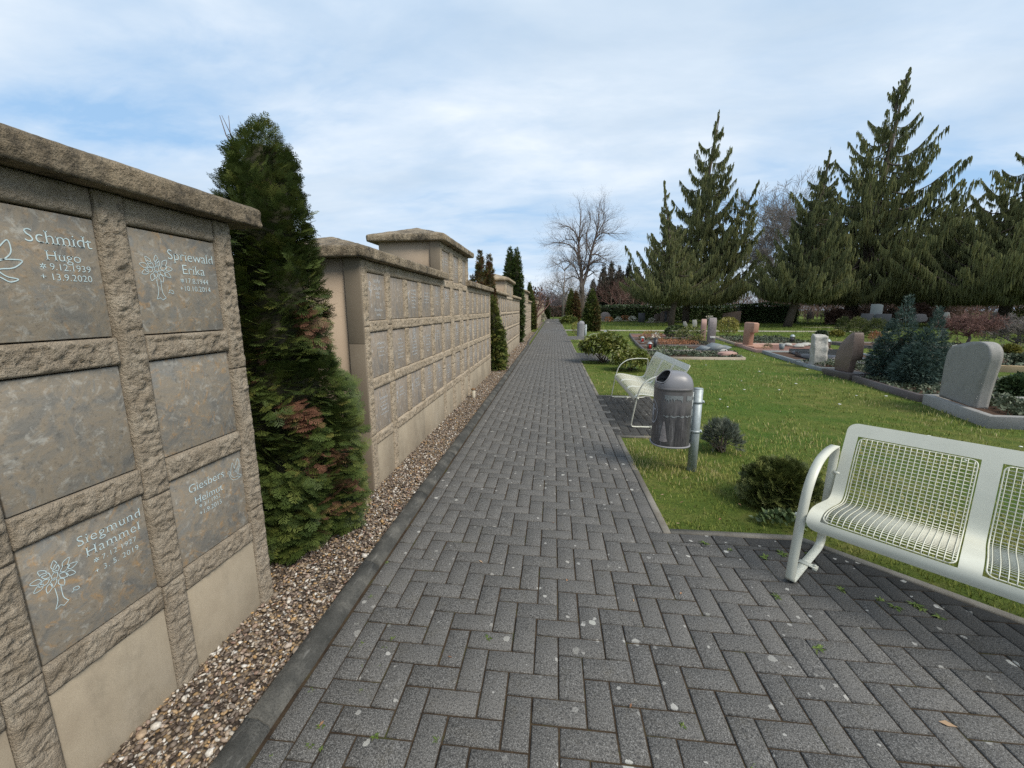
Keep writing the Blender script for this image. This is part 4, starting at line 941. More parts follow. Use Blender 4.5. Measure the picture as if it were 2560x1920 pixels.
NEED=quads([((0,0,0),(0,1,0),.035),((0,.2,0),(.14,.75,.05),.03),((0,.2,0),(-.14,.75,-.05),.03),((0,.35,0),(.05,.9,-.14),.03),((0,.35,0),(-.05,.9,.14),.03)])
shrub('lavender_bush','grey-green lavender bush in the lawn behind the litter bin post','bush',(1.94,4.66,.13),(.165,.165,.175),800,.11,M['lav'],9,[NEED],-.4,1.1,stems=14,tone=(.45,.22),up=.9)
t=shrub('juniper_shrub','dark low juniper mound left of the foreground bench','bush',(1.90,3.36,.13),(.25,.21,.19),2300,.095,M['yew'],10,SPR,-.4,1.0,stems=6,tone=(.50,.25),up=.2,lump=.3)
shrub('ivy_patch','patch of small round dark leaves beneath the juniper','plant',(1.82,3.03,.0),(.26,.11,.07),260,.05,M['dark'],12,[LEAFW],0,.5,stems=0,tone=(.6,.25),up=.8)
# ---------------------------------------------------------------- graves
def px(o,s): return lambda x,y:(o[0]+x*s,o[1]+y*s)
QA,QB,QC=px((1400,750),.22604),px((1800,700),.18083),px((2050,700),.24113)
def m_granite(name,c,rough=.5,var=.3,sc=180):
    k=N(name); v=k.coord(); n=k.noise(v,sc,3,.75); b=k.noise(v,6,5,.65)
    cc=k.ramp(n,[(.32,tuple(x*(1-var) for x in c)),(.68,tuple(min(1,x*(1+var)) for x in c))]); cc=k.mix(k.math('MULTIPLY',k.ramp(b,[(.45,0),(.7,1)]),.35),cc,tuple(x*.6 for x in c))
    return k.done(cc,rough,k.bump(k.math('ADD',b,n),.4,.006),0,.4)
M['gran']=m_granite('grey_granite',(.25,.242,.225),.8,.38,120); M['grand']=m_granite('dark_granite',(.055,.055,.06),.35); M['granb']=m_granite('brown_granite',(.16,.115,.095),.5,.4,60); M['pink']=m_granite('pink_sandstone',(.38,.215,.15),.75,.18,70); M['rose']=m_granite('rose_granite',(.36,.22,.18),.6,.2)
M['mauve']=m_granite('mauve_gneiss',(.20,.17,.165),.55,.4,35); M['pale']=m_granite('pale_lichened_stone',(.36,.345,.31),.85,.35,25); M['bluegr']=m_granite('blue_grey_granite',(.17,.19,.195),.5); M['sand']=m_granite('yellow_sandstone',(.45,.32,.18),.8,.2); M['edgedk']=m_granite('dark_brown_edging_stone',(.085,.07,.066),.5); M['edgepl']=m_granite('pale_edging_stone',(.33,.28,.22),.75,.2)
M['soil']=m_flat('grave_soil',(.075,.048,.034),.95,0,.45,25,.6,.1); M['redgr']=m_flat('red_brown_grit',(.17,.095,.075),.95,0,.5,70,.6,.1); M['slabdk']=m_granite('polished_dark_slab',(.045,.046,.052),.22); M['redglass']=m_flat('red_candle_glass',(.42,.035,.025),.3); M['chip']=m_flat('white_marble_chips',(.60,.58,.55),.9,0,.25,90,.6)
M['petal']=m_leaf('cream_petals',[(0,(.30,.28,.16)),(.4,(.62,.58,.48)),(1,(.70,.68,.62))],.7,.1)
M['beech']=m_leaf('brown_beech_leaf',[(0,(.09,.05,.04)),(.6,(.17,.10,.075)),(1,(.23,.15,.11))],.8,.05)
def plot(label,P,mat,bed,h=.10,w=.07):
    c=np.mean(P,axis=0); t=thing('grave_edging',label,'grave edging',(c[0],c[1],0),0,'stone edgings round grave plots'); mb=MB(); n=len(P)
    ar=sum(P[i][0]*P[(i+1)%n][1]-P[(i+1)%n][0]*P[i][1] for i in range(n)); Q=P if ar>0 else P[::-1]
    I=shrink(Q,w); O=Q; e=.008; O2=shrink(Q,e); I2=shrink(Q,w-e)
    rings=[[(*p,z) for p in R] for R,z in ((O,-.05),(O,h-e),(O2,h),(I2,h),(I,h-e),(I,-.05))]
    mb.loft(rings,True,False); recalc(mb.build('stone_edge',M[mat],t)); mesh('planting_bed',[(*p,h*.5) for p in I],[tuple(range(n))],M[bed],t); PLOTS.append([tuple(q) for q in Q]); return t
def cover(label,P,n,size,mat,seed,z=.06,dz=.06,tmpl=None,name='ground_cover',tone=(.5,.2)):
    r_=np.random.default_rng(seed); P=np.array(P); lo,hi=P.min(0),P.max(0); x=r_.uniform(lo[0],hi[0],n*3); y=r_.uniform(lo[1],hi[1],n*3); q=inpoly(x,y,[tuple(p) for p in P]); x,y=x[q][:n],y[q][:n]; m=len(x)
    hgt=z+dz*np.clip(.5+.9*fbm(np.stack([x,y,0*x],-1),2.2,3,seed),0,1.3)*r_.uniform(.5,1,m); d=r_.normal(size=(m,3))*.7+np.array([0,0,.7])
    V,F,T=inst(tmpl or LEAFW,np.stack([x,y,hgt],-1),frame(d,r_.uniform(-1,1,m)),size*r_.uniform(.7,1.3,m),np.clip(tone[0]+tone[1]*r_.normal(size=m),0,1))
    return tag(mesh(name,V,[F],M[mat],attr={'tone':T}),label,'ground cover',kind='stuff')
def inset(P,d=.09):
    n=len(P); ar=sum(P[i][0]*P[(i+1)%n][1]-P[(i+1)%n][0]*P[i][1] for i in range(n)); return shrink(P if ar>0 else P[::-1],d)
def sub(P,a,b): # slice of a quad plot between fractions a..b along its first edge direction
    p=[np.array(q) for q in P]; f=lambda u,v:tuple((p[0]*(1-u)+p[1]*u)*(1-v)+(p[3]*(1-u)+p[2]*u)*v); return [f(a,.06),f(b,.06),f(b,.94),f(a,.94)]
LA=[(3.08,13.45),(6.13,13.55),(6.42,15.1),(3.33,15.15)]; LB=[(3.36,15.28),(6.5,15.28),(6.72,17.5),(3.56,17.55)]; LC=[(3.6,17.7),(6.78,17.7),(7.05,20.0),(3.85,20.0)]; LD=[(3.9,20.15),(7.3,20.15),(7.6,22.1),(4.12,22.1)]; LE=[(4.16,22.25),(7.7,22.25),(8.1,25.6),(4.62,25.6)]
plot('pale stone grave edging nearest behind the second bench, planted with grey-green cover',LA,'edgepl','soil',.07,.06); plot('dark granite grave edging with an open-book stone',LB,'edgedk','soil',.11); plot('dark granite grave edging with rusty heather and lanterns',LC,'edgedk','soil',.11); plot('dark grave edging below the variegated shrub',LD,'edgedk','soil',.10); plot('dark grave edging with bare brown soil, farthest of the left group',LE,'edgedk','redgr',.11)
cover('low grey-green plants on the grave behind the second bench',inset(LA),2200,.075,'cover',1,.05,.12); cover('white and lilac flower strip along the front of the open-book grave',[(3.5,15.4),(5.3,15.4),(5.3,15.75),(3.52,15.75)],420,.05,'petal',21,.06,.05,tone=(.6,.3)); cover('dark low cover on the open-book grave',sub(LB,.1,.6),900,.07,'dark',22,.05,.06); cover('rusty heather cushions on the lantern grave',sub(LC,.30,.80),1500,.10,'heath',2,.06,.20,NEED,tone=(.55,.2)); cover('silvery heather beside the rose headstone',sub(LC,.78,.97),500,.08,'cover',3,.06,.16,NEED,tone=(.7,.2)); cover('mixed low plants on the grave below the variegated shrub',sub(LD,.1,.6),700,.09,'cover',4,.05,.10)
R1=[(5.94,5.97),(8.9,5.85),(9.2,7.35),(6.36,7.50)]; R2=[(6.40,7.62),(9.4,7.62),(9.8,9.72),(6.74,9.76)]; R3=[(6.80,9.95),(9.9,9.9),(10.1,11.2),(6.95,11.15)]; R4=[(7.0,11.32),(10.1,11.35),(10.35,12.65),(7.14,12.68)]; R5=[(7.17,12.81),(10.35,12.85),(10.75,15.65),(7.63,15.69)]; R6=[(7.55,15.93),(10.4,15.97),(11.3,18.95),(8.05,18.88)]; R7=[(8.15,19.1),(11.5,19.2),(12.3,23.6),(8.9,23.7)]
S1=[(12.9,17.7),(17.5,17.2),(18,19.8),(12.6,20.2)]; S2=[(11.5,11.6),(15.6,10.4),(16.6,13.4),(12.1,14.3)]; S3=[(12.3,14.9),(16.6,14.2),(17,16.2),(12.6,16.8)]
plot('grey granite edging round the plot of the large grey headstone',R1,'gran','soil',.16,.10); plot('dark brown edging round the two blue cypresses',R2,'edgedk','soil',.12,.07); plot('dark edging of the plot behind the brown headstone',R3,'edgedk','soil',.08); plot('blue-grey edging at the foot of the pale boulder stone',R4,'bluegr','soil',.08); plot('blue-grey edging with polished dark slabs',R5,'bluegr','soil',.10,.09); plot('pink stone edging with red grit',R6,'rose','redgr',.10); plot('pale edging behind the pink headstone',R7,'edgepl','soil',.09); plot('dark edging of a plot in the second row, by yellow shrubs',S1,'edgedk','soil',.12); plot('yellow sandstone edging at the right, behind the grey headstone',S2,'sand','soil',.16,.10); plot('low dark edging in the second row with pale front',S3,'edgepl','soil',.10)
cover('grey-green cover around the large grey headstone',sub(R1,.18,.97),2600,.075,'cover',11,.08,.16); cover('dark cover under the blue cypresses',inset(R2),2600,.06,'cover',12,.06,.10,tone=(.3,.2)); cover('grey cover beside the brown headstone',sub(R3,.14,.97),2300,.065,'cover',13,.06,.18); cover('rusty low plants behind the brown headstone',[(8.2,10.6),(9.6,10.6),(9.7,11.1),(8.2,11.1)],450,.06,'heath',14,.12,.14,NEED); cover('grey cover around the pale boulder stone',sub(R4,.03,.97),2100,.07,'cover',15,.06,.16); cover('low green cover behind the pink headstone',inset(R7),2600,.09,'cover',16,.06,.14,tone=(.4,.2)); cover('low plants on the second-row plot',sub(S1,.3,.9),900,.09,'cover',17,.05,.1); cover('mixed plants inside the sandstone edging',inset(S2),1800,.09,'cover',18,.06,.16,tone=(.4,.25)); cover('sparse plants in the pale-fronted plot',inset(S3),900,.09,'cover',19,.05,.1,tone=(.3,.25))
# headstones
def headstone(label,base,ang,outline,thick,mat,plinth=None,rough_=.0,name='headstone'):
    t=thing(name,label,'headstone',(base[0],base[1],0),ang,'headstones'); mb=MB()
    import bmesh
    O=outline; mb.prism(O,-thick/2,thick/2,'xz'); o=mb.build('stone',M[mat],t,world=False); recalc(o)
    m=o.modifiers.new('edge','BEVEL'); m.width=.012; m.segments=2; m.limit_method='ANGLE'; m.angle_limit=.7
    if rough_:
        bm=bmesh.new(); bm.from_mesh(o.data); bmesh.ops.triangulate(bm,faces=bm.faces); bmesh.ops.subdivide_edges(bm,edges=[e for e in bm.edges if e.calc_length()>.08],cuts=3,use_grid_fill=True); bmesh.ops.subdivide_edges(bm,edges=[e for e in bm.edges if e.calc_length()>.06],cuts=1,use_grid_fill=True)
        P=np.array([v.co[:] for v in bm.verts]); D=fbm(P,4.5,4,5)*rough_; bm.normal_update()
        for v,dd in zip(bm.verts,D): v.co+=v.normal*dd
        bm.to_mesh(o.data); bm.free(); o.modifiers.clear()
        for p in o.data.polygons: p.use_smooth=True
    if plinth: x0,x1,y0,y1,h,pm=plinth; q=MB(); q.box(x0,x1,y0,y1,-.03,h,.008); q.build('plinth',M[pm],t,world=False)
    return t
# large grey headstone: blank back towards the lawn; local x runs along the stone's width
dx,dy=6.36-5.94,7.5-5.97; ang=math.atan2(dy,dx)
o=cr([(-.50,.16),(-.515,.55),(-.51,.86),(-.46,.985),(-.36,1.045),(-.2,1.085),(.0,1.135),(.18,1.155),(.36,1.14),(.47,1.075),(.52,.95),(.50,.75),(.46,.45),(.44,.16)],5)
headstone('large grey granite headstone with a lopsided rounded top, blank back','x' and (6.40,6.86),ang+PI,[(p[0]*.92,p[1]*.97) for p in o],.15,'gran',rough_=.006)
headstone('pale weathered boulder headstone, tall and rough',(7.34,12.06),1.25,[(-.30,.0),(-.31,.32),(-.27,.52),(-.20,.70),(-.16,.84),(-.02,.90),(.12,.91),(.2,.84),(.21,.5),(.17,.2),(.15,.0)],.30,'pale',rough_=.05)
# brown faceted stone
t=thing('headstone','dark brown faceted headstone, curved to a narrow top, with a notch',"headstone",(6.95,10.4,0),0,'headstones')
mb=MB(); rg=lambda x0,x1,y0,y1,z:[(x0,y0,z),(x1,y0,z),(x1,y1,z),(x0,y1,z)]
mb.loft([rg(6.86,6.99,10.10,10.56,.14),rg(6.86,7.00,10.07,10.60,.38),rg(6.86,7.01,10.06,10.61,.42),rg(6.86,7.10,10.05,10.60,.44),rg(6.86,7.11,10.05,10.58,.55),rg(6.86,7.10,10.06,10.46,.80),rg(6.87,7.09,10.08,10.28,.98),rg(6.88,7.08,10.10,10.17,1.06)]); o=recalc(mb.build('stone',M['granb'],t)); m=o.modifiers.new('edge','BEVEL'); m.width=.012; m.segments=2
mb=MB(); mb.box(6.74,7.26,9.86,10.76,-.03,.14,.01); mb.build('plinth',M['edgedk'],t)
# pink cross-like stone
t=thing('headstone','pink sandstone headstone with one projecting arm',"headstone",(8.25,18.1,0),0,'headstones')
mb=MB(); mb.loft([rg(8.14,8.32,17.90,18.45,.11),rg(8.14,8.32,17.88,18.46,.62),rg(8.14,8.34,17.60,18.46,.64),rg(8.14,8.34,17.58,18.46,1.0),rg(8.17,8.31,17.66,18.42,1.04)]); o=recalc(mb.build('stone',M['pink'],t)); m=o.modifiers.new('edge','BEVEL'); m.width=.01; m.segments=2
mb=MB(); mb.box(8.0,8.62,17.1,18.9,-.03,.11,.01); mb.build('plinth',M['pink'],t)
headstone('slim rose-coloured headstone with a rounded top',(7.36,21.0),1.3,cr([(-.33,.0),(-.33,.3),(-.34,.75),(-.30,.95),(-.15,1.08),(.05,1.10),(.25,1.0),(.34,.8),(.33,.4),(.32,0)],5),.22,'rose')
headstone('mauve-grey gneiss headstone with a sloping pale top and small white plate',(6.88,18.62),1.3,[(-.42,0),(-.43,.8),(-.40,1.05),(-.25,1.2),(.0,1.22),(.22,1.16),(.38,1.0),(.40,.5),(.38,0)],.28,'mauve')
t=[o for o in COL.objects if o.get('label','').startswith('mauve')][0]; mb=MB(); mb.box(-.46,-.425,-.12,.08,.36,.44,.004); mb.build('plate',M['chip'],t,world=False); mb=MB(); mb.box(.10,.36,-.13,.13,1.17,1.185,.004); 
def px_stone(label,x0,x1,yb,yt,outline,mat,thick=.22,D=None):
    b=G((x0+x1)/2,yb); l,r=above(x0,yb,b),above(x1,yb,b); wd=math.hypot(*(r-l)[:2]); h=above((x0+x1)/2,yt,b)[2]; ang=math.atan2(*(r-l)[1::-1])
    return headstone(label,b,ang,[((u-.5)*wd,v*h) for u,v in outline],thick,mat)
ST_=[(0,0),(0,1),(1,1),(1,0)]
OV=[(.12,0)]+[(.5-.5*math.cos(q),.50+.5*math.sin(q)) for q in np.linspace(-.6,PI+.6,18)]+[(.88,0)]
xa=lambda a:1400+.22604*a; ya=lambda a:750+.22604*a
px_stone('oval grey headstone in front of the long hedge',xa(435),xa(556),ya(233),ya(132),OV,'mauve'); px_stone('upright black headstone in the back row',xa(862),xa(935),ya(252),ya(143),ST_,'grand'); px_stone('low brown headstone left of the arched double stone',xa(1035),xa(1103),ya(240),ya(150),[(0,0),(0,.85),(.5,1),(1,.95),(1,0)],'granb')
t=px_stone('brown arched double headstone with a dark centre strip',xa(1103),xa(1226),ya(250),ya(115),[(0,0),(0,.88),(.25,.97),(.5,1),(.75,.97),(1,.88),(1,0)],'granb'); mb=MB(); mb.box(-.13,.13,-.135,-.112,0,1.28,.004); mb.build('centre_strip',M['grand'],t,world=False)
px_stone('blue-green headstone seen between the two conifer trunks',xa(1290),xa(1366),ya(222),ya(128),ST_,'bluegr'); px_stone('wide black headstone right of the conifer trunk',xa(1432),xa(1602),ya(228),ya(140),[(0,0),(0,.93),(1,1),(1,0)],'grand'); px_stone('dark grey wide headstone behind the mauve stone',xa(1612),xa(1742),ya(222),ya(125),[(0,0),(0,1),(1,.94),(1,0)],'grand'); px_stone('brown wedge-topped wide headstone left of the dark hedge',xa(1788),xa(1990),ya(262),ya(122),[(0,0),(0,.80),(.6,.95),(1,1),(1,0)],'granb')
px_stone('small slanted grey grave marker behind the variegated shrub',xa(1355),xa(1408),ya(304),ya(236),[(.2,0),(0,.95),(.6,1),(1,.45),(1,0)],'gran',.3); px_stone('small slanted pale grave marker left of the rose headstone',xa(1458),xa(1512),ya(304),ya(217),[(.1,0),(0,.95),(.8,1),(1,.6),(1,0)],'pale',.3)
xb=lambda a:1800+.18083*a; yb_=lambda a:700+.18083*a
px_stone('black headstone with a sloped white edge, beyond the footpath',xb(1190),xb(1295),yb_(548),yb_(425),[(0,0),(0,1),(.2,1),(1,.8),(1,0)],'grand'); px_stone('low brown stone wall-like headstone beyond the footpath',xb(1560),xb(1690),yb_(556),yb_(445),[(0,0),(0,.75),(.3,1),(1,.85),(1,0)],'granb'); px_stone('pale slim headstone under the middle conifer',xb(1018),xb(1058),yb_(500),yb_(405),ST_,'pale')
xc=lambda a:2050+.24113*a; yc_=lambda a:700+.24113*a
t=px_stone('dark blue stepped stone monument behind the yews',xc(490),xc(618),yc_(505),yc_(250),[(0,0),(0,1),(.75,1),(1,.95),(1,0)],'bluegr',.5); mb=MB(); mb.box(-.9,-.14,-.62,-.26,0,1.22,.02); mb.build('side_block',M['grand'],t,world=False); mb=MB(); mb.box(.02,.95,-.66,-.26,0,1.2,.02); mb.build('side_block',M['grand'],t,world=False)
px_stone('grey boulder stone between the blue cypress tops',xc(945),xc(1100),yc_(500),yc_(350),[(0,.45),(.02,.9),(.3,1),(.8,.98),(1,.7),(.95,.5),(.3,.40)],'mauve',.6); px_stone('grey slab right of the blue cypresses',xc(1215),xc(1310),yc_(600),yc_(335),[(.3,0),(.1,.8),(.3,1),(.8,1),(1,.8),(.7,0)],'gran',.3); px_stone('dark low stone at the right edge behind the bare shrub',xc(1740),xc(1940),yc_(470),yc_(328),[(0,0),(0,.8),(.2,1),(.9,.92),(1,.6),(1,0)],'mauve',.4)
px_stone('small white headstone pair behind the grey headstone',xc(1340),xc(1500),yc_(745),yc_(668),[(0,0),(.1,.8),(.4,1),(.55,.6),(.62,.9),(1,.95),(1,0)],'pale',.2)
# open book stone, slabs, lanterns, bowls
t=thing('book_stone','slanted grey open-book stone lying on the dark-edged grave','grave stone',(5.9,15.75,.1),0); mb=MB(); mb.loft([[(5.42,15.45,.06),(5.42,16.3,.06),(5.55,16.3,.07),(5.55,15.45,.07)],[(5.70,15.42,.22),(5.70,16.3,.22),(5.72,16.3,.20),(5.72,15.42,.20)]]); mb.loft([[(5.50,15.40,.07),(6.0,15.38,.30),(6.25,15.40,.26),(6.30,15.42,.12)],[(5.58,16.25,.09),(6.05,16.25,.33),(6.30,16.25,.29),(6.35,16.25,.14)]]); mb.loft([[(6.05,15.36,.12),(6.42,15.38,.24),(6.44,15.38,.21),(6.1,15.36,.07)],[(6.1,16.1,.14),(6.46,16.1,.26),(6.48,16.1,.23),(6.15,16.1,.09)]]); recalc(mb.build('stone',M['bluegr'],t))
for (lab,P,z0,z1) in (('flat polished dark slab, tilted, on the blue-edged grave',[(7.9,13.3),(9.6,13.4),(9.7,14.2),(8.0,14.3)],.10,.22),('second dark slab with curved edge on the blue-edged grave',[(8.2,14.6),(9.9,14.6),(10.0,15.3),(8.4,15.4)],.10,.2)):
    mb=MB(); mb.loft([[(*p,.05) for p in P],[(*p,z0 if i<2 else z1) for i,p in enumerate(P)]]); tag(recalc(mb.build('grave_slab',M['slabdk'])),lab,'grave slab')
def lantern(label,p,col='redglass',h=.27,frame_='galv'):
    t=thing('grave_lantern',label,'lantern',(p[0],p[1],.11),0,'grave lanterns'); s=.065; mb=MB()
    for x in (-s,s):
        for y in (-s,s): mb.box(x-.007,x+.007,y-.007,y+.007,0,h*.72)
    mb.box(-s-.01,s+.01,-s-.01,s+.01,-.01,.012); mb.build('frame',M[frame_],t,world=False); mb=MB(); mb.loft([[(-s-.015,-s-.015,h*.72),(s+.015,-s-.015,h*.72),(s+.015,s+.015,h*.72),(-s-.015,s+.015,h*.72)],[(-s-.012,-s-.012,h*.76),(s+.012,-s-.012,h*.76),(s+.012,s+.012,h*.76),(-s-.012,s+.012,h*.76)],[(-.03,-.03,h),(.03,-.03,h),(.03,.03,h),(-.03,.03,h)]]); mb.build('lid',M['galv'],t,world=False)
    mb=MB(); mb.box(-s+.012,s-.012,-s+.012,s-.012,.012,h*.66); mb.build('glass',M[col],t,world=False)
lantern('red grave lantern with a dark lid, nearest the second bench',(3.62,15.7),frame_='grand'); lantern('red grave lantern with a pale lid beside the orange bush',(4.0,18.85)); lantern('small empty black lantern frame at the back of the pink grave',tuple(G(*QB(990,890))[:2]),'grand',.34,'grand'); lantern('small wooden-framed lantern beside the pale boulder stone',tuple(G(*QB(1475,985))[:2]),'granb',.36,'granb')
def vase(label,p,r,h,mat,flw=None,fm=None,n=40,fs=.06,seed=1,name='flower_bowl',z=.08,sp=1.0,cat='flower bowl'):
    t=thing(name,label,cat,(p[0],p[1],z)); mb=MB(); mb.loft([[(q*math.cos(a),q*math.sin(a),zz) for a in np.linspace(0,2*PI,14,False)] for q,zz in ((r*.65,0),(r*.8,h*.4),(r,h),(r*.9,h*.97))]); mb.build('pot',M[mat],t,True,world=False)
    if fm: 
        pos,u,r_=blob((p[0],p[1],z+h+flw*.5),(flw*sp,flw*sp,flw*.8),n,seed,-.6); m=len(pos); V,F,T=inst(LEAFW,pos,frame(u+r_.normal(0,.5,(m,3)),r_.uniform(-1,1,m)),fs*r_.uniform(.7,1.3,m),r_.uniform(0,1,m)); mesh('flowers',V,[F],M[fm],t,attr={'tone':T})
    return t
M['opetal']=m_leaf('orange_petals',[(0,(.42,.16,.05)),(1,(.65,.32,.13))],.7,.1)
vase('tall dark grave vase with cream roses next to the red lantern',tuple(G(*QA(1050,545))[:2]),.09,.38,'grand','x' and .14,'petal',60,.07,3,'grave_vase',cat='vase'); vase('grey metal vase on the dark slab grave',tuple(G(*QB(845,1000))[:2]),.10,.24,'bluegr',None,None,0,.05,4,'grave_vase',cat='vase')
t=shrub('orange_shrub','spiky orange-brown dried shrub behind the lanterns','shrub',(4.75,20.4,.24),(.55,.5,.28),620,.12,M['orange'],31,[NEED],-.5,1,stems=10,up=.6)
shrub('box_ball','clipped dark green box ball behind the heather','shrub',(6.85,23.6,.32),(.62,.62,.36),2400,.075,M['box'],32,[LEAFW],-.8,.6,stems=0,lump=.05,tone=(.55,.2),shell=(14,1)); shrub('variegated_shrub','round yellow-green variegated shrub left of the rose headstone','shrub',(6.40,20.0,.38),(.60,.58,.40),850,.125,M['varieg'],33,[LEAF],-.8,.8,stems=8,tone=(.62,.22))
shrub('golden_shrub','round golden variegated shrub on a brown foot, left of the pink headstone','shrub',(10.3,25.4,.58),(.55,.55,.50),1000,.11,M['yellow'],34,[LEAFW],-.75,.7,stems=6,lump=.08,tone=(.58,.22),shell=(12,1)); shrub('yellow_heather','yellow-tinged heather clump before the rose headstone','plant',(6.55,19.4,.12),(.42,.4,.22),420,.10,M['yellow'],35,[NEED],-.2,.8,stems=0,tone=(.3,.25),up=.7)
shrub('small_yew','little dark green tuft on the pink grave','plant',tuple(G(*QB(650,990))[:2])+(.16,),(.14,.14,.14),260,.07,M['yew'],36,[NEED],-.3,.9,stems=0)
# blue cypresses
def bluecyp(label,c,H,r,seed,tips):
    t=thing('blue_cypress',label,'cypress',(c[0],c[1],0),0,'blue cypresses'); pf=[(0,r*.45),(H*.18,r*.95),(H*.38,r),(H*.6,r*.68),(H*.8,r*.38),(H,.03)]
    core(t,c,[(z*.55,q*.8) for z,q in pf],.5)
    for i,(dx,dy,hs,rs) in enumerate(tips): cone_thuja(t,(c[0]+dx,c[1]+dy,0),[(z*hs,q*rs) for z,q in pf],3000,.13,M['blue'],[NEED],seed+i,(),(.5,.2),lump=.22)
    mb=MB(); mb.tube([(c[0],c[1],-.02),(c[0],c[1],.5)],[.05,.03],8); mb.build('trunk',M['bark'],t)
bluecyp('taller blue-grey cypress, left of the pair behind the dark edging',(*G(2234,957)[:2],0),1.86,.40,81,[(0,0,1,.8),(-.12,.15,.72,.8),(.15,0,.6,.8)]); bluecyp('right blue-grey cypress of the pair, with two loose points',(*G(2290,968)[:2],0),1.62,.42,91,[(-.02,0,.74,.95),(.20,.05,1.0,.55),(-.2,-.1,.55,.8)])
def pxbox(x0,x1,yb,yt):
    b=G((x0+x1)/2,yb); l,r=above(x0,yb,b),above(x1,yb,b); return b,math.hypot(*(r-l)[:2])/2,above((x0+x1)/2,yt,b)[2]
def px_shrub(name,label,x0,x1,yb,yt,n,size,mat,seed,tmpl,**kw):
    b,r,h=pxbox(x0,x1,yb,yt); return shrub(name,label,'shrub',(b[0],b[1],h*.5),(r,r*.8,h*.52),n,size,M[mat],seed,tmpl,**kw)
px_shrub('yew_bush','dark yew bush left of the blue cypresses, darkest at its left',xc(155),xc(300),yc_(560),yc_(395),1300,.16,'yew',41,[NEED],low=-.8,tone=(.25,.2)); px_shrub('yew_bush','lighter olive yew bush in the middle of the clipped group',xc(270),xc(490),yc_(590),yc_(400),1700,.15,'yew',42,[NEED],low=-.8,tone=(.65,.25)); px_shrub('yew_bush','round dark yew bush nearest the blue cypresses',xc(450),xc(680),yc_(600),yc_(405),1700,.15,'yew',43,[NEED],low=-.8,tone=(.42,.25)); px_shrub('pale_shrub','pale green open shrub right of the stone monument',xc(660),xc(770),yc_(470),yc_(300),700,.2,'cover',44,[LEAF],low=-.8,tone=(.7,.25))
px_shrub('grey_shrub','low grey-green cushion shrub left of the yellow hedge plants',xb(1310),xb(1480),yb_(790),yb_(705),900,.1,'cover',45,[LEAFW],low=-.6,tone=(.45,.2)); px_shrub('yellow_shrub','low yellow shrub behind the brown headstone',xb(1480),xb(1720),yb_(785),yb_(700),900,.1,'yellow',46,[LEAFW],low=-.6,tone=(.3,.25)); px_shrub('yellow_shrub','yellow flowering shrub at the right picture edge',xc(1880),xc(2060),yc_(800),yc_(680),900,.11,'yellow',47,[LEAFW],low=-.6,tone=(.25,.3)); px_shrub('grey_shrub','grey-green shrub at the right edge below the yellow one',xc(1960),xc(2200),yc_(905),yc_(790),800,.12,'cover',48,[LEAFW],low=-.6); px_shrub('dark_shrub','dark rounded shrub at the right edge behind the grey headstone',xc(1800),xc(2230),yc_(1260),yc_(1000),1600,.09,'dark',49,[LEAFW],low=-.6,tone=(.4,.25)); px_shrub('brown_shrub','brown leafless low shrub mass under the tallest conifer',xc(60),xc(330),yc_(470),yc_(330),1500,.35,'beech',70,[LEAFW],low=-.5); px_shrub('brown_shrub','rust-brown low shrub between the blue cypress tops',xc(900),xc(1120),yc_(490),yc_(250),1100,.3,'beech',71,[LEAFW],low=-.5); px_shrub('dark_shrub','dark evergreen shrub under the rightmost conifer',xc(1900),xc(2400),yc_(520),yc_(290),1500,.28,'yew',72,[NEED],low=-.5); px_shrub('reddish_plant','small reddish plant beside the blue cypress',xc(500),xc(620),yc_(660),yc_(545),260,.14,'heath',50,[NEED],low=-.5)
# bare garden shrubs
def tubes(segs,k=3):
    S=np.array([(*a,*b,r0,r1) for a,b,r0,r1 in segs]); A,B,r0,r1=S[:,:3],S[:,3:6],S[:,6],S[:,7]; d=B-A; L=np.linalg.norm(d,axis=1)[:,None]+1e-9; d/=L
    R=frame(d); q=np.arange(k)*2*PI/k; n=len(S); c=np.cos(q)[None,:,None]*R[:,None,:,0]+np.sin(q)[None,:,None]*R[:,None,:,2]
    V=np.concatenate([A[:,None]+c*r0[:,None,None],B[:,None]+c*r1[:,None,None]],1).reshape(-1,3); i=np.arange(k); f=np.stack([i,(i+1)%k,(i+1)%k+k,i+k],-1); return V,(f[None]+(np.arange(n)*2*k)[:,None,None]).reshape(-1,4)
def grow(segs,p,d,L,r,lev,R,up=.05,curl=.25,kids=(3,4),ratio=.62,ang=(.5,1.0),n=4,droop=0.0):
    p=np.array(p,float); d=np.array(d,float); d/=np.linalg.norm(d)
    for i in range(n):
        d=d+np.array([R.gauss(0,curl),R.gauss(0,curl),R.gauss(0,curl*.6)+up-(droop if lev<=1 else 0)]); d/=np.linalg.norm(d); q=p+d*L/n; ra,rb=r*(1-.75*i/n),r*(1-.75*(i+1)/n); segs.append((p,q,max(ra,.0025),max(rb,.002))); 
        if lev>0 and i>=(1 if lev<4 else 2):
            for _ in range(R.randint(*kids)//2+(1 if R.random()<.5 else 0)):
                a=R.uniform(*ang); t_=np.cross(d,[R.gauss(0,1),R.gauss(0,1),R.gauss(0,1)]); t_/=np.linalg.norm(t_)+1e-9; grow(segs,q,d*math.cos(a)+t_*math.sin(a),L*ratio*R.uniform(.75,1.15),max(rb*.62,.003),lev-1,R,up,curl,kids,ratio,ang,n if lev>1 else 3,droop)
        p=q
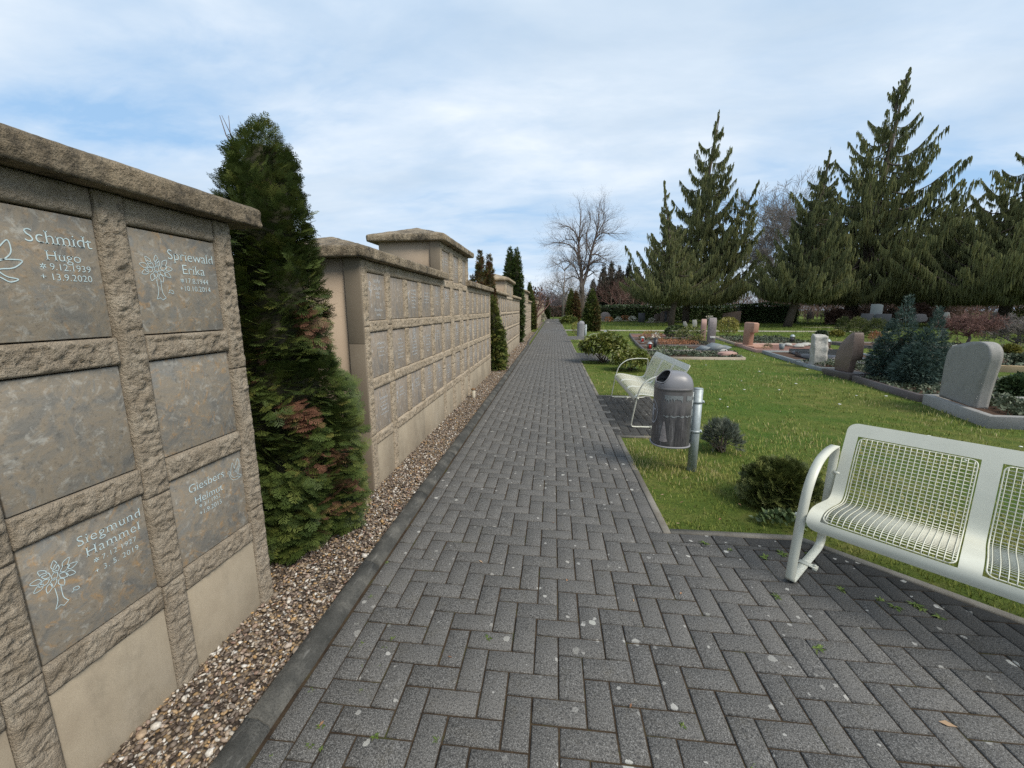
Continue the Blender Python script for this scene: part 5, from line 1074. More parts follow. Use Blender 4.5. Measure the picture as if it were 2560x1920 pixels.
def twigbush(name,label,c,w_,h,mat,seed,n=9,trunk=.0,lev=3,curl=.3,r=.03):
    R=random.Random(seed); t=thing(name,label,'shrub',(c[0],c[1],0),0,'leafless garden shrubs'); S=[]
    for i in range(n):
        a=2*PI*i/n+R.uniform(-.3,.3); grow(S,(c[0],c[1],trunk),(math.cos(a),math.sin(a),R.uniform(.25,1.1)*h/w_*1.2),math.hypot(w_,h)*.72*R.uniform(.7,1),r,lev,R,.03,curl,(3,5),.55,(.4,1.1))
    S=[(a,b,max(u,.007),max(v_,.006)) for a,b,u,v_ in S]
    V,F=tubes(S,3); mesh('twigs',V,[F],M[mat],t); mb=MB(); mb.tube([(c[0],c[1],-.05),(c[0]+.1,c[1],trunk*.6+.1),(c[0],c[1],trunk+.15)],[r*2.2,r*1.8,r*1.2],7); mb.build('trunk',M['twig'],t)
b,r,h=pxbox(xc(1290),xc(1730),yc_(690),yc_(330)); twigbush('bare_maple','reddish leafless weeping maple behind the grey headstone',(b[0],b[1]),r*.9,h*.75,'twig3',5,12,.45,3,.32); b,r,h=pxbox(xc(1690),xc(2330),yc_(690),yc_(385)); twigbush('bare_hazel','beige contorted leafless hazel at the right edge',(b[0],b[1]),r*.9,h*.9,'twig2',6,13,.15,3,.45,.026)
b,r,h=pxbox(xc(500),xc(1700),yc_(560),yc_(480))
# wreath at the far walls, fallen paper
t=shrub('flower_bouquet','heap of pale flowers leaning on the farthest wall','flowers',(-1.36,51.8,.45),(.40,.5,.5),420,.17,M['petal'],61,[LEAFW],-.6,.7,stems=0,tone=(.3,.4))
mb=MB(); mb.box(-.95,-.55,49.6,50.2,.0,.02); tag(mb.build('paper_sheet',M['chip']),'white sheet lying on the path by the distant bouquet','paper')
# flowers and bowls before the back row
for i,(x,y,s,mt,lb) in enumerate([(540,248,.42,'opetal','orange flower cross by the oval headstone'),(640,240,.35,'petal','cream flowers right of the orange cross'),(720,232,.45,'heath','reddish-white planted bowl before the hedge'),(800,240,.4,'petal','low cream flowers left of the black headstone'),(985,225,.42,'yellow','yellow-green planted bowl right of the black headstone'),(1070,222,.4,'petal','white flowers on the grave left of the arched stone'),(1010,250,.3,'petal','pale low flowers at the lawn edge'),(1655,170,.42,'petal','cream dried bouquet above the mauve headstone')]):
    p=G(*QA(x,y)) if i<7 else G(*QA(x,235)); vase(lb,(p[0],p[1]),s*.35,s*.35,'granb',s,mt,150,.16,200+i,z=0,sp=1.1)
for lb,a in (('pale grave border stones in front of the long hedge',(430,880,243,238)),('pale grave border beyond the lawn, right part',(960,1420,255,248))):
    p,q=G(*QA(a[0],a[2])),G(*QA(a[1],a[3])); mb=MB(); L=np.linalg.norm(q-p); u=(q-p)/L; v=np.array([-u[1],u[0],0]); mb.loft([[e,e+v*.2,e+v*.2+np.array([0,0,.14]),e+np.array([0,0,.14])] for e in (p,p+(q-p)*.5,q)]); tag(recalc(mb.build('grave_border',M['edgepl'])),lb,'grave border')
# rocks and small stones
def rockobj(label,c,s,mat,seed):
    V,F=ico(3); V=V*(1+.35*fbm(V,1.4,3,seed))[:,None]*np.array(s)+np.array(c); tag(mesh('rock',V,[F],M[mat],smooth=True,loc=(c[0],c[1],0)),label,'rock',group='rocks on graves')
rockobj('pinkish boulder at the right end of the grave behind the bench',(5.75,14.1,.12),(.30,.2,.10),'rose',1); rockobj('cream rough stone next to the open-book stone',(5.9,14.75,.12),(.16,.14,.1),'pale',2)
for i,(x,y,lb) in enumerate([(930,930,'white pebble on the pink grave, left'),(1080,950,'pale flat stone on the pink grave, middle'),(1130,930,'largest white stone on the pink grave'),(1190,925,'grey stone on the pink grave, right')]): p=G(*QB(x,y)); rockobj(lb,(p[0],p[1],.1),(.17+.03*i,.16,.08),'pale',10+i)
# ---------------------------------------------------------------- hedges
def hedge(name,label,p,q,wd,h,n,size,mat,seed,tone=(.45,.22),tmpl=None):
    p,q=np.array(p,float),np.array(q,float); L=np.linalg.norm(q-p); u=(q-p)/L; v=np.array([-u[1],u[0]]); r_=np.random.default_rng(seed)
    t=thing(name,label,'hedge',(*((p+q)/2),0)); a=r_.uniform(-.5,.5,n); side=r_.uniform(0,1,n); b=np.where(side<.55,-.5,np.where(side<.70,.5,r_.uniform(-.5,.5,n))); z=np.where(side<.70,r_.uniform(0,1,n)**.9,1.0)
    pos=np.stack([*( ((p+q)/2)[:,None]+u[:,None]*a*L+v[:,None]*b*wd ),z*h],-1); pos[:,2]*=1+.10*fbm(np.stack([a*L,b,0*a],-1),.5,3,seed); nrm=np.stack([*(v[:,None]*np.sign(b)*(z<1)),(z>=1)*1.0],-1); pos+=nrm*(fbm(pos,1.2,3,seed)*.16-.05)[:,None]
    d=nrm+r_.normal(0,.55,(n,3))+np.array([0,0,.35]); V,F,T=inst(tmpl or LEAFW,pos,frame(d,r_.uniform(-1,1,n)),size*r_.uniform(.7,1.3,n),np.clip(tone[0]+tone[1]*r_.normal(size=n)+0*z,0,1)); mesh('foliage',V,[F],M[mat],t,attr={'tone':T})
    mb=MB(); w2,l2=wd/2-.12,L/2-.1; c=(p+q)/2; P=[c+u*s*l2+v*s2*w2 for s,s2 in ((-1,-1),(1,-1),(1,1),(-1,1))]; mb.loft([[(*x,0) for x in P],[(*x,h-.15) for x in P]]); mb.build('inner_branches',M['core'],t)
hedge('cherry_laurel_hedge','long dark laurel hedge behind the back row of headstones',(4.5,56.2),(26,60),1.6,1.95,9000,.26,'dark',1,(.5,.25)); hedge('clipped_hedge','dense dark clipped hedge block between the two conifers',(20.6,48.4),(26.2,47.6),1.6,2.0,6500,.19,'dark',2,(.35,.22))
hedge('beech_hedge','reddish-brown low hedge across the end of the path',(-16,82),(9,84),1.2,2.0,5200,.34,'beech',3,(.45,.25)); hedge('low_hedge','low brown-green hedge beyond the footpath at right',(33,52),(44,49),1.2,1.2,3200,.28,'beech',4,(.5,.25))
# ---------------------------------------------------------------- weeping conifers
STV=[];STF=[]
for a in (0,PI/2):
    c,s=math.cos(a),math.sin(a); b=len(STV)
    for x,y,z in ((-.35,0,0),(.35,0,0),(.5,.05,-.35),(-.5,.05,-.35),(.26,.02,-.72),(-.26,.02,-.72),(-.05,0,-1),(.05,0,-1)): STV.append((x*c-y*s,x*s+y*c,z))
    STF+=[(b+0,b+1,b+2,b+3),(b+3,b+2,b+4,b+5),(b+5,b+4,b+7,b+6)]
STR=(np.array(STV),np.array(STF))
M['weep']=m_leaf('weeping_conifer_foliage',[(0,(.09,.105,.052)),(.35,(.19,.205,.088)),(.65,(.28,.285,.12)),(1,(.40,.385,.17))],.7,.38)
def weeper(label,base,leaders,seed,trunks,dens=1.0,dark=0.0):
    R=random.Random(seed); r_=np.random.default_rng(seed); t=thing('weeping_conifer',label,'conifer',(base[0],base[1],0),0,'tall weeping conifers'); br=MB(); pos=[];ln=[];wd=[];tn=[]
    for li_,L in enumerate(leaders):
        A,B=np.array(L['a'],float),np.array(L['b'],float); H=np.linalg.norm(B-A); nb=int(L.get('n',70)*dens); az=R.uniform(0,6.28); pf=L['prof']
        br.tube([A,A*.5+B*.5,B],[.05,.04,.01],5,False)
        if li_:
            A0=np.array(leaders[0]['a'],float); B0=np.array(leaders[0]['b'],float); t0=min(.97,max(.02,(A[2]-1.2-A0[2])/(B0[2]-A0[2]))); J=A0+(B0-A0)*t0; br.tube([J,J*.5+A*.5-np.array([0,0,.25]),A,A*.5+B*.5,B],[.14,.12,.10,.06,.015],6,False)
        zs=np.linspace(0,1,40); w=np.interp(zs,[p[0] for p in pf],[p[1] for p in pf])+.25; cdf=np.cumsum(w); cdf/=cdf[-1]
        for i in range(nb):
            tt=float(np.interp((i+R.random())/nb,cdf,zs)); tt=max(tt,min(.3,(3.0-A[2])/max(.1,(B-A)[2]))); az+=2.399+R.uniform(-.35,.35); rad=float(np.interp(tt,[p[0] for p in pf],[p[1] for p in pf]))*R.choice((R.uniform(.5,.85),R.uniform(.8,1.0),R.uniform(.85,1.12)))*(1-.18*min(1,tt/.4))
            P0=A+(B-A)*tt; rise=rad*(L.get('rise',.30)+.30*tt)*R.uniform(.6,1.2); sag=rad*(.42-.25*tt)*R.uniform(.6,1.2); h=np.array([math.cos(az),math.sin(az),0]); sd_=np.array([-h[1],h[0],0]); cv=R.gauss(0,.12)
            f=lambda s:P0+h*rad*s+sd_*rad*cv*s*s+np.array([0,0,-sag*math.sin(PI*min(1,s*1.05))*.9*min(1,max(.15,(P0[2]-2.6)/3))+rise*s**2.3])
            pts=[f(s) for s in np.linspace(0,1,7)]; br.tube(pts,np.linspace(max(.02,.018*rad+.012),.012,7),4,False)
            m=int((rad*27+10)*L.get('sd',1.0)); bt=R.gauss(0,.11)
            S_=r_.uniform(.10,1.0,m)**.8
            for s in S_:
                p=f(s); lat=r_.normal(0,.085*rad*(1.15-s)+.05); q=p+sd_*lat+np.array([0,0,-abs(lat)*.35+.03])
                l=r_.uniform(.5,1.15)*(.5+.19*H**.6)*(1.1-.6*s)*(.42+.58*(1-tt)**.5)*L.get('sl',1.0)
                pos.append(q); ln.append(max(.18,l)); wd.append(r_.uniform(.75,1.3)*L.get('sw',.08)); tn.append(.42+bt+.14*r_.normal()+.22*(s-.5)-dark)
            for s in (.4,.65):
                if rad*(1-s)>.4:
                    for sg in (-1,1):
                        p=f(s); l2=rad*(1-s)*R.uniform(.5,.85); e=(h*.62+sd_*sg*.78); k2=max(4,int(l2*20))
                        for s2 in r_.uniform(.1,1,k2):
                            q=p+e*l2*s2+np.array([0,0,.22*l2*s2**2.2-.18*l2*math.sin(PI*s2)]); pos.append(q); ln.append(max(.18,r_.uniform(.35,.95)*(.45+.14*H**.6)*(1.05-.5*s2)*(.45+.55*(1-tt)**.5)*L.get('sl',1.0))); wd.append(r_.uniform(.75,1.3)*L.get('sw',.08)); tn.append(.40+bt+.15*r_.normal()-dark)
        for j in range(int(H*7)): # tufts on the leader itself
            s=r_.uniform(.35,1.0); pos.append(A+(B-A)*s+r_.normal(0,.10*(1.15-s)*2,3)); ln.append(r_.uniform(.35,.9)*(1.15-.5*s)); wd.append(.13); tn.append(.4-dark)
    pos=np.array(pos); n=len(pos); ln=np.array(ln); wd=np.array(wd); tl=r_.normal(0,.10,(n,2)); Rm=rotz(r_.uniform(0,6.28,n)); Rm[:,0,2]=-tl[:,0]; Rm[:,1,2]=-tl[:,1]
    lim=1.7+.9*r_.uniform(0,1,n); ln=np.where(pos[:,2]-ln>lim,ln,np.maximum(.2,pos[:,2]-lim)); ok=pos[:,2]>2.1
    V,F,T=inst(STR,pos[ok],Rm[ok],np.stack([wd,wd,ln],-1)[ok],np.clip(np.array(tn)[ok],0,1)); mesh('crown',V,[F],M['weep'],t,attr={'tone':T}); br.build('branches',M['bark'],t)
    for P,r in trunks: 
        q=MB(); q.tube(P,r,12); q.build('trunk',M['bark'],t,True)
    return n
def lead(b,pxa,pxb,prof,**kw): # leader axis measured in the vertical plane through ground point b
    return dict(a=above(*pxa,b),b=above(*pxb,b),prof=prof,**kw)
b=np.array(G(1713,808)); m_=0.0226  # metres per pixel at one metre
T1=px((1500,250),.3618)
s=math.hypot(b[0],b[1])/1011*1.02
sc=lambda w_:w_*s
def prof(*p): return [(t_,sc(w_)) for t_,w_ in p]
off=np.array([0,0,0])
PFm=prof((0,120),(.10,165),(.22,150),(.38,110),(.52,92),(.66,72),(.80,45),(.90,22),(1,3))
weeper('tall weeping conifer in the middle, with a side point at its right',b,[lead(b,(1708,770),(1799,272),PFm,n=96),lead(b,(1812,640),(1898,448),prof((0,70),(.3,62),(.6,38),(1,3)),n=30),],5,[([(b[0],b[1],-.1),above(1716,770,b),above(1735,650,b),above(1799,290,b)],[.42,.36,.26,.03])],1.0)
b2_=np.array(G(1677,815)); s=math.hypot(b2_[0],b2_[1])/1011*1.02
weeper('smaller weeping conifer standing left in front of the tall middle one',b2_,[lead(b2_,(1683,770),(1661,449),prof((0,75),(.12,102),(.3,88),(.5,52),(.68,30),(.85,18),(1,2)),n=62,sl=.8,sw=.075)],6,[([(b2_[0],b2_[1],-.1),above(1682,775,b2_),above(1690,740,b2_),above(1661,470,b2_)],[.30,.26,.22,.03])],1.0)
b3_=np.array(G(1967,817.5)); s=math.hypot(b3_[0],b3_[1])/1011*1.02
weeper('dense weeping conifer with a leaning trunk, left of the tallest one',b3_,[lead(b3_,(1990,765),(2077,367),prof((0,95),(.08,106),(.25,92),(.45,70),(.62,46),(.78,30),(.9,16),(1,2)),n=95,sl=.85,sw=.075)],7,[([(b3_[0],b3_[1],-.1),above(1984,770,b3_),above(2005,700,b3_),above(2077,385,b3_)],[.36,.30,.26,.03])],1.15,.06)
b4_=np.array(G(2112,812)); s=math.hypot(b4_[0],b4_[1])/1011*1.02
weeper('tallest weeping conifer with a hooked tip, right of the middle',b4_,[lead(b4_,(2150,740),(2250,215),prof((0,135),(.08,172),(.25,165),(.42,145),(.56,112),(.70,80),(.82,54),(.92,30),(1,10)),n=100),lead(b4_,(2245,240),(2277,168),prof((0,22),(.6,10),(1,1)),n=16,sw=.07),lead(b4_,(2330,640),(2412,445),prof((0,70),(.4,50),(1,3)),n=26),lead(b4_,(2300,760),(2330,600),prof((0,120),(.5,110),(1,60)),n=34)],8,[([(b4_[0],b4_[1],-.1),above(2128,770,b4_),above(2150,700,b4_),above(2270,180,b4_)],[.62,.52,.42,.03])],1.0)
b5_=np.array(G(2505,822)); s=math.hypot(b5_[0],b5_[1])/1011*1.02
weeper('weeping conifer cut off by the right picture edge',b5_,[lead(b5_,(2520,765),(2585,352),prof((0,150),(.1,175),(.3,150),(.5,115),(.7,70),(.85,35),(1,4)),n=95,sd=.95)],9,[([(b5_[0],b5_[1],-.1),above(2512,780,b5_),above(2530,700,b5_),above(2585,370,b5_)],[.45,.4,.3,.03])],1.0)
b6_=np.array(G(2330,806)); s=math.hypot(b6_[0],b6_[1])/1011
weeper('darker weeping conifer filling the gap behind the tallest and the right one',b6_,[lead(b6_,(2370,770),(2420,520),prof((0,130),(.15,140),(.5,95),(.8,50),(1,5)),n=80)],12,[([(b6_[0],b6_[1],-.1),above(2365,770,b6_),above(2420,540,b6_)],[.35,.3,.03])],1.0,.14)
# ---------------------------------------------------------------- dark spruces behind the lawn
M['spruce']=m_leaf('dark_spruce_needles',[(0,(.016,.022,.014)),(.6,(.032,.038,.022)),(1,(.065,.05,.035))],.7,.03)
for i,(x,yt) in enumerate([(1505,662),(1524,652),(1542,665),(1553,680),(1567,650),(1590,668),(1480,700)]):
    g_=np.array(G(x,772+20.5-.4*i)); h=above(x,yt,g_)[2]; t=thing('dark_spruce','dark slim spruces standing in a row behind the laurel hedge','spruce',(g_[0],g_[1],0),0,'dark spruces behind the hedge'); pf=[(0,1.9),(h*.15,1.8),(h*.5,1.1),(h*.8,.5),(h,.05)]; core(t,(g_[0],g_[1],0),pf,.6); cone_thuja(t,(g_[0],g_[1],0),pf,2600,.62,M['spruce'],SPR_S,300+i,(),(.35,.2),lump=.3)
# ---------------------------------------------------------------- bare trees
def bare(name,label,cat,segs,mat,trunk=None,tmat=None,base=(0,0,0),group=None,kind=None):
    t=thing(name,label,cat,(base[0],base[1],0),0,group); V,F=tubes(segs,4); mesh('branches',V,[F],M[mat],t)
    if trunk: q=MB(); q.tube(trunk[0],trunk[1],10); q.build('trunk',M[tmat or mat],t,True)
    return t
bt=np.array(G(1454,796)); R=random.Random(3); S=[]; ap=lambda x,y:above(x,y,bt)
K=px((1350,500),.19889)
def limb(P,r0,r1,lev=3,ratio=.55,L=None,seed=1,dep=0.0):
    P=[ap(*K(*p)) for p in P]; depv=np.array([math.sin(YAW)*0,1,0])*dep
    P=[p+depv*i/(len(P)-1) for i,p in enumerate(P)]; P=cr(P,4); rr=np.linspace(r0,r1,len(P)); Rr=random.Random(seed)
    for i in range(len(P)-1): S.append((P[i],P[i+1],rr[i],rr[i+1]))
    for i in range(2,len(P)):
        d=P[i]-P[i-1]; d/=np.linalg.norm(d)
        for _ in range(2):
            a=Rr.uniform(.45,1.0); t_=np.cross(d,[Rr.gauss(0,1) for _ in range(3)]); t_/=np.linalg.norm(t_); grow(S,P[i],d*math.cos(a)+t_*math.sin(a)+np.array([0,0,.15]),(L or 2.4)*Rr.uniform(.6,1.1),max(.025,rr[i]*.45),2,Rr,.03,.16,(2,3),.6,(.4,.9))
    grow(S,P[-1],P[-1]-P[-2],(L or 2.4)*.9,r1,2,Rr,.04,.14,(2,4),.6,(.3,.8))
limb([(520,1080),(515,880),(490,740),(487,560),(500,400),(510,190)],.30,.06,seed=1,L=2.6); limb([(540,1060),(600,870),(645,660),(700,470),(740,300),(750,150)],.28,.06,seed=2,L=2.6,dep=1); limb([(530,1000),(540,860),(570,740),(572,620)],.13,.06,seed=3,dep=-2)
limb([(505,1020),(450,870),(390,780),(300,760),(220,800)],.15,.04,seed=4,dep=1.5); limb([(490,760),(430,620),(340,560),(230,540),(170,550)],.13,.04,seed=5,dep=-1); limb([(487,560),(450,420),(370,340),(290,320)],.12,.04,seed=6); limb([(640,690),(720,680),(800,720),(880,760)],.12,.04,seed=7,dep=1.5); limb([(690,500),(760,430),(840,430),(920,440)],.11,.04,seed=8,dep=-1.5); limb([(610,820),(680,790),(780,800),(850,860)],.10,.04,seed=9,dep=-2); limb([(640,660),(600,560),(590,420),(640,260),(640,140)],.12,.04,seed=10,dep=2); limb([(495,1000),(420,960),(350,990),(300,1060)],.10,.03,seed=11); limb([(700,470),(770,340),(830,220),(830,160)],.10,.04,seed=12,dep=1); limb([(590,900),(650,890),(700,950)],.08,.03,seed=13); limb([(487,600),(430,500),(330,480),(250,520)],.1,.03,seed=14,dep=2)
bare('bare_tree','large leafless tree with a forked trunk at the far end of the lawn','tree',S,'twig',([bt+np.array([0,0,-.1]),ap(*K(522,1300)),ap(*K(525,1150)),ap(*K(528,1040))],[.55,.46,.40,.42]),'bark',bt)
# weeping birch left of it
bb=np.array(G(1407,796.5)); R=random.Random(8); S=[]; ap2=lambda x,y:above(x,y,bb)
for i in range(15):
    z=R.uniform(.30,.95); p=ap2(1408+4*z,790-125*z); a=R.uniform(0,6.28); grow(S,p,(math.cos(a),math.sin(a)*.6,.65),R.uniform(3.2,5.0)*(1.25-z*.75),.07,3,R,-.02,.16,(2,4),.55,(.4,1.0),5,.42)
bare('weeping_birch','leafless weeping birch with hanging twigs left of the big bare tree','tree',S,'twig2',([bb,ap2(1409,730),ap2(1413,668)],[.22,.16,.03]),'twig2',bb)
def simple(name,label,pxx,yb,yt,seed,mat,lev=3,curl=.15,spread_=.5,group=None,n0=7,r=.14):
    g_=np.array(G(pxx,yb)); h=above(pxx,yt,g_)[2]*(.80 if 'poplar' in name else 1); R=random.Random(seed); S=[]
    for i in range(n0):
        a=R.uniform(0,6.28); z=h*R.uniform(.12,.35); grow(S,(g_[0],g_[1],z),(math.cos(a)*spread_,math.sin(a)*spread_,1),h*R.uniform(.45,.62),r*.5,lev,R,.05,curl,(2,4),.58,(.35,.85))
    if 'poplar' in name: S=[(a,b,max(u,.026),max(v_,.02)) for a,b,u,v_ in S]
    return bare(name,label,'tree',S,mat,([g_,(g_[0]+.05,g_[1],h*.25),(g_[0],g_[1],h*.6)],[r,r*.8,r*.3]),'bark',g_,group)
for i,(x,yb,yt,lb) in enumerate([(1526,794,705,'small brown leafless tree before the spruces, left'),(1548,794,695,'small brown leafless tree before the spruces, middle'),(1580,794,700,'brown leafless multi-stem tree partly behind the weeping conifer')]): simple('bare_tree',lb,x,yb,yt,40+i,'twig3',3,.2,.9,'small leafless trees',8)
simple('bare_poplar','tall upright leafless poplar between the middle and the right conifers',1925,790,505,50,'twig2',4,.08,.10,None,9,.3)
simple('bare_poplar','shorter upright leafless tree left of the poplar',1895,790,600,51,'twig2',4,.08,.12,None,7,.24)
# small magnolia with brown leaves behind the walls, blossoming tree, young tree at the path end
mg=np.array([-1.55,35.5]); t=simple('brown_leaved_tree','small tree with brown leaves rising behind the fourth wall',1338,820,705,52,'twig3',2,.2,.7); 
for o in t.children: pass
shrub('brown_leaved_tree','x','tree',(t.location.x,t.location.y,2.7),(.9,.9,.75),150,.26,M['beech'],53,[LEAFW],-1,.6,stems=0,parent=t,shell=(2,1.2),part='dry_leaves')
t=simple('blossom_tree','pale blossoming tree behind the red thuja',1436,790.5,738,54,'twig2',3,.2,.9); M['bloss']=m_leaf('cream_blossom',[(0,(.30,.25,.2)),(1,(.55,.50,.42))],.8,.1); shrub('b','x','tree',(t.location.x,t.location.y,4.2),(3.6,3,2.6),900,.24,M['bloss'],55,[LEAFW],-1,.5,stems=0,parent=t,shell=(2,1.2),part='blossom')
t=simple('young_pine','young dark tree on the lawn beyond the path end',1382,800,768,56,'twig',2,.2,.9,None,6,.05); shrub('b','x','tree',(t.location.x,t.location.y,1.6),(1.0,.9,.55),420,.20,M['spruce'],57,[NEED],-1,.6,stems=0,parent=t,shell=(2,1.2),part='needles')
# far woods: brown leafless mass
def wood(label,pts,h,n,mat,seed,dep=8):
    R=random.Random(seed); r_=np.random.default_rng(seed); P=np.array(pts,float); S=[]
    for i in range(n):
        u=R.random()*(len(P)-1); j=int(u); p=P[j]+(P[j+1]-P[j])*(u-j); p=p+np.array([R.uniform(-1,1),R.uniform(-1,1)])*dep; hh=h*R.uniform(.55,1.0)*(1+.25*math.sin(u*5+seed)); b=np.array([p[0],p[1],0]); w_=hh*.5
        S.append((b,b+np.array([0,0,hh*.55]),hh*.012,hh*.008))
        for k_ in range(26):
            z=R.uniform(.15,.85); a=R.uniform(0,6.28); l=w_*R.uniform(.4,1)*(1.1-z*.6); q=b+np.array([0,0,hh*z*.8]); m=q+np.array([math.cos(a)*l*.5,math.sin(a)*l*.5,l*.45]); e=m+np.array([math.cos(a)*l*.35+R.gauss(0,.2)*l,math.sin(a)*l*.35,l*R.uniform(.2,.7)]); S.append((q,m,hh*.006,hh*.004)); S.append((m,e,hh*.004,hh*.002))
            for _ in range(3): S.append((m,m+np.array([R.gauss(0,.4)*l,R.gauss(0,.4)*l,l*R.uniform(0,.6)]),hh*.003,hh*.0015))
    V,F=tubes(S,3); tag(mesh('leafless_woods',V,[F],M[mat]),label,'woods',kind='stuff')
M['woodfar']=m_flat('far_purple_brown_twigs',(.135,.11,.115),.95,0,.2,.3); M['woodnear']=m_flat('reddish_thicket_twigs',(.17,.115,.095),.95,0,.3,.4)
wood('purple-brown leafless woods beyond the end of the path',[(-60,150),(-10,160),(30,165)],9.5,260,'woodfar',1); wood('brown leafless woods behind the hedge and conifers',[(15,105),(60,100),(110,85),(150,60)],8.5,330,'woodnear',2); wood('reddish thicket beyond the footpath at right',[(36,66),(52,62),(75,52),(95,40)],4.6,300,'woodnear',3,5)
wood('low brown thicket close behind the right conifers',[(28,44),(44,47),(60,40),(70,30)],2.3,230,'woodnear',6,3); wood('leafless woods continuing behind the long walls',[(-150,90),(-90,140),(-50,155)],9,160,'woodfar',4)
# ---------------------------------------------------------------- grass
k=N('grass_blades'); a=k.attr('tone'); c=k.ramp(a,[(0,(.095,.130,.02)),(.35,(.165,.195,.033)),(.65,(.255,.262,.058)),(.82,(.33,.295,.10)),(1,(.42,.35,.19))]); M['grass']=k.done(c,.6,spec=.25)
BLV=np.array([(-.5,0,0),(.5,0,0),(.38,.12,.55),(-.38,.12,.55),(0,.42,1.0)]); BL4=np.array([(0,1,2,3)]); BL3=np.array([(3,2,4)])
def grass(x,y,seed,h0=.030):
    r_=np.random.default_rng(seed); q=~blocked(x,y); x,y=x[q],y[q]; n=len(x); d=np.hypot(x,y); f=fbm(np.stack([x,y,0*x],-1),.9,4,3); g_=fbm(np.stack([x,y,0*x],-1),.28,3,9)
    hgt=h0*(1+.035*d)*r_.uniform(.5,1.35,n)*(1+.6*f); w_=.0030*(1+.16*d)*r_.uniform(.7,1.3,n); tn=np.clip(.42+.40*f-.42*g_+.16*r_.normal(size=n)-.012*np.maximum(d-6,0),0,.8); dry=r_.uniform(0,1,n)<np.clip(.10+.70*f-.006*d+.30*np.clip((1.7-x)/.8,0,1)*(y<9),.02,1); tn[dry]=r_.uniform(.82,1,dry.sum())
    R=rotz(r_.uniform(0,6.28,n)); P=np.einsum('nij,nkj->nki',R,BLV[None]*np.stack([w_,hgt*r_.uniform(.4,2.2,n),hgt],-1)[:,None]); P+=np.stack([x,y,np.full(n,-.014)],-1)[:,None]
    o=(np.arange(n)*5)[:,None]; return P.reshape(-1,3),[BL4+o[:0].sum() if 0 else (BL4[0][None]+o),(BL3[0][None]+o)],np.repeat(tn,5)
r_=np.random.default_rng(77); X=r_.uniform(.85,19,1500000); Y=r_.uniform(.8,26,1500000); D=np.hypot(X,Y-.0); q=(r_.uniform(0,1,len(X))<np.minimum(1,(3.1/D)**1.9)*.95)&(X<1.45*Y+2.2)
X,Y=X[q],Y[q]; bare_=fbm(np.stack([X,Y,0*X],-1),2.2,4,41); q=~((bare_>.16-.10*(X<1.7))&(r_.uniform(0,1,len(X))<.75)); V,F,T=grass(X[q],Y[q],78)
tag(mesh('grass',V,F,M['grass'],attr={'tone':T}),'short lawn grass with dry blades between path and graves','grass',kind='stuff')
X=r_.uniform(.9,40,60000); Y=r_.uniform(24,66,60000); V,F,T=grass(X,Y,79,.05); T=np.clip(T*.6,0,.5); tag(mesh('grass',V,F,M['grass'],attr={'tone':T}),'smooth green lawn beyond the gravel path','grass',kind='stuff')
X=r_.uniform(-1.55,-1.22,3500); Y=r_.uniform(28.2,33.5,3500); b=np.full(len(X),False)
R=rotz(r_.uniform(0,6.28,len(X))); P=np.einsum('nij,nkj->nki',R,BLV[None]*np.array([.02,.05,.07])); P+=np.stack([X,Y,0*X],-1)[:,None]; o=(np.arange(len(X))*5)[:,None]; tag(mesh('grass',P.reshape(-1,3),[BL4[0][None]+o,BL3[0][None]+o],M['grass'],attr={'tone':np.repeat(r_.uniform(.1,.5,len(X)),5)}),'small grass patch at the wall beside the path','grass',kind='stuff')
# ---------------------------------------------------------------- small things on the ground
M['daisy']=m_flat('white_daisy_petals',(.72,.72,.68),.7); M['dleaf']=m_leaf('fallen_brown_leaf',[(0,(.16,.075,.04)),(.5,(.30,.16,.085)),(1,(.42,.30,.19))],.8,.05); M['weed']=m_leaf('joint_weeds',[(0,(.06,.10,.02)),(.6,(.12,.18,.035)),(1,(.22,.24,.06))],.6,.12)
mb=MB(); mb.loft([[(r*math.cos(a)*(1+.25*math.cos(5*a)),r*math.sin(a)*(1+.25*math.cos(5*a)),z) for a in np.linspace(0,2*PI,15,False)] for r,z in ((.004,.022),(.016,.030),(.015,.033),(.003,.031))]); mb.tube([(0,0,0),(0,0,.026)],.0012,4)
proto=None
for i in range(34):
    while 1:
        x,y=r_.uniform(1,11),r_.uniform(3.4,16)
        if not blocked(np.array([x]),np.array([y]))[0] and x<1.25*y and x>1.9: break
    if proto is None: proto=mb.build('daisy',M['daisy'],None,True); o=proto
    else: o=proto.copy(); COL.objects.link(o)
    s_=r_.uniform(.7,1.5); o.location=(x,y,-.012); o.scale=(s_,s_,1.2); tag(o,'small white daisy in the lawn grass','daisy','daisies scattered in the lawn')
V0,F0=LEAFW; protos=[mesh('fallen_leaf',V0*np.array([1,1,1.0]),[F0],M['dleaf'],attr={'tone':np.full(5,q)}) for q in (.2,.55,.9)]
spots=[(G(*p)) for p in [(1300+215*.374,1300+18*.374),(1300+310*.374,1300+395*.374),(1300+755*.374,1300+530*.374),(1300+745*.374,1300+1230*.374),(1300+1080*.374,1300+487*.374),(500+1865*.374,1300+272*.374),(500+1655*.374,1300+915*.374),(500+830*.374,1300+1345*.374),(2345,1805),(1748,1128),(1795,1133),(1842,1142),(1850,1140),(1845,1262),(1690,1313),(1802,1300),(1705,1200),(1863,1045),(1760,1010),(1990,1100),(2140,1190),(1640,1225),(1700,1262),(1660,1240)]]
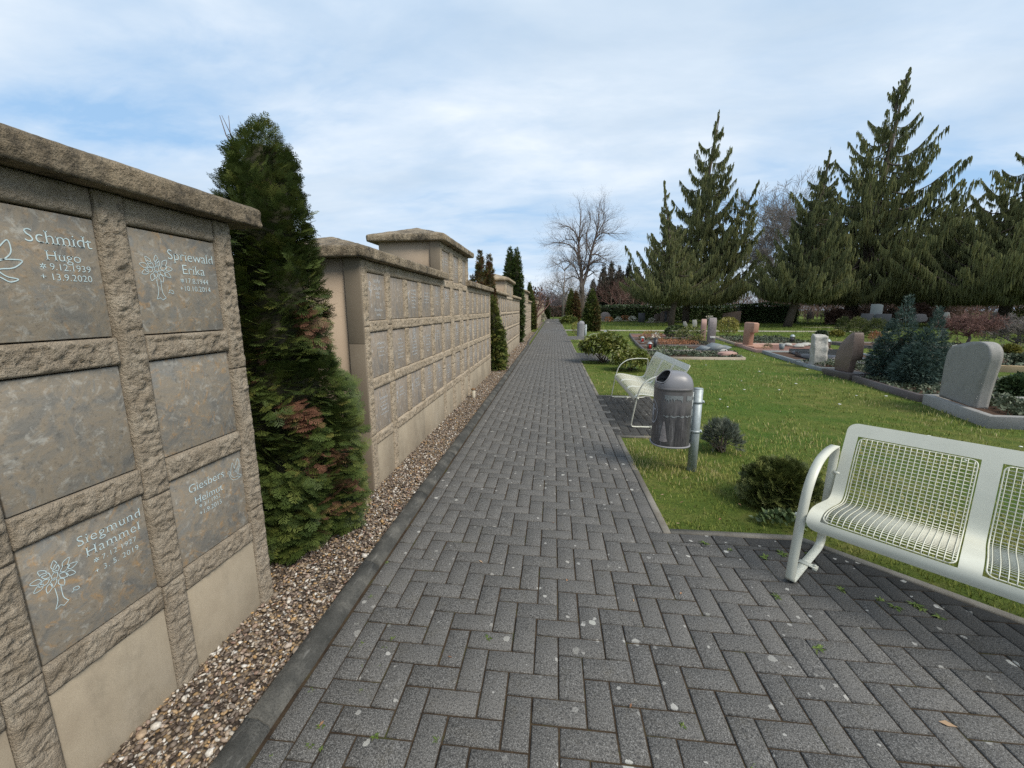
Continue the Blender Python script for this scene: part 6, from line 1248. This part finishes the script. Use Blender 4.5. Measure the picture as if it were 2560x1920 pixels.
for i,p in enumerate(spots):
    o=protos[i%3] if i<3 else protos[i%3].copy()
    if i>=3: COL.objects.link(o)
    s_=(.028 if p[0]<.82 else .045)*r_.uniform(.7,1.3); o.location=(p[0],p[1],.004 if p[0]<.9 or p[1]<2.8 else .016); o.scale=(s_*.6,s_,s_*.8); o.rotation_euler=(r_.normal(0,.15),r_.normal(0,.2),r_.uniform(0,6.28)); tag(o,'dry brown fallen leaf on the path' if p[0]<.83 else 'dry brown fallen leaf in the grass','leaf','fallen leaves on the path' if p[0]<.83 else 'fallen leaves in the grass')
for i in range(26):
    o=protos[i%2].copy(); COL.objects.link(o); o.location=(r_.uniform(-1.75,-1.24),r_.uniform(1.75,3.1),.034); s_=r_.uniform(.025,.05); o.scale=(s_*.5,s_,s_*.8); o.rotation_euler=(r_.normal(0,.25),r_.normal(0,.25),r_.uniform(0,6.28)); tag(o,'dry brown thuja sprig lying on the pebbles','sprig','dry sprigs under the big thuja')
WT=[]
for sd_ in range(4):
    n=14; rr=np.random.default_rng(sd_); az=rr.uniform(0,6.28,n); d=np.stack([np.cos(az),np.sin(az),rr.uniform(.1,.7,n)],-1); v,f,tn=inst(LEAF,rr.normal(0,.12,(n,3))*np.array([1,1,0]),frame(d,rr.normal(0,.5,n)),rr.uniform(.5,1,n),rr.uniform(.2,.9,n)); WT.append(mesh('weed_tuft',v*np.array([1,1,1]),[f],M['weed'],attr={'tone':tn}))
wp=[(500+x*.3737,1300+y*.3737) for x,y in [(835,770),(1270,165),(1250,285),(1185,285),(1075,830),(1290,790),(1240,850),(1070,985),(1200,985),(1075,1140),(1305,1120),(810,1380),(735,1505),(810,1530),(1580,1470),(475,1590),(425,1380),(745,1140),(1140,515),(1170,1445),(1930,785)]]+[(1300+x*.3737,1300+y*.3737) for x,y in [(1400,200),(1230,155),(1640,250),(1740,215),(1720,510),(2000,860),(1560,1650),(1090,1380)]]+[(1900+x*.3195,1020+y*.3195) for x,y in [(630,1420),(940,1500),(1060,1560),(1210,1540),(1270,1580),(130,1480),(370,1140),(180,1150),(1400,1640)]]
for i,p in enumerate(wp):
    o=WT[i%4] if i<4 else WT[i%4].copy()
    if i>=4: COL.objects.link(o)
    g_=G(*p); bay=g_[0]>.85; s_=(.035 if bay else .020)*r_.uniform(.7,1.4); o.location=(g_[0],g_[1],-.002); o.scale=(s_,s_,s_*.8); o.rotation_euler=(0,0,r_.uniform(0,6.28)); tag(o,'green weed tuft between the dark pavers under the near bench' if bay else 'tiny green weed in a joint of the main path','weed','weeds in the bench bay' if bay else 'weeds in the path joints')
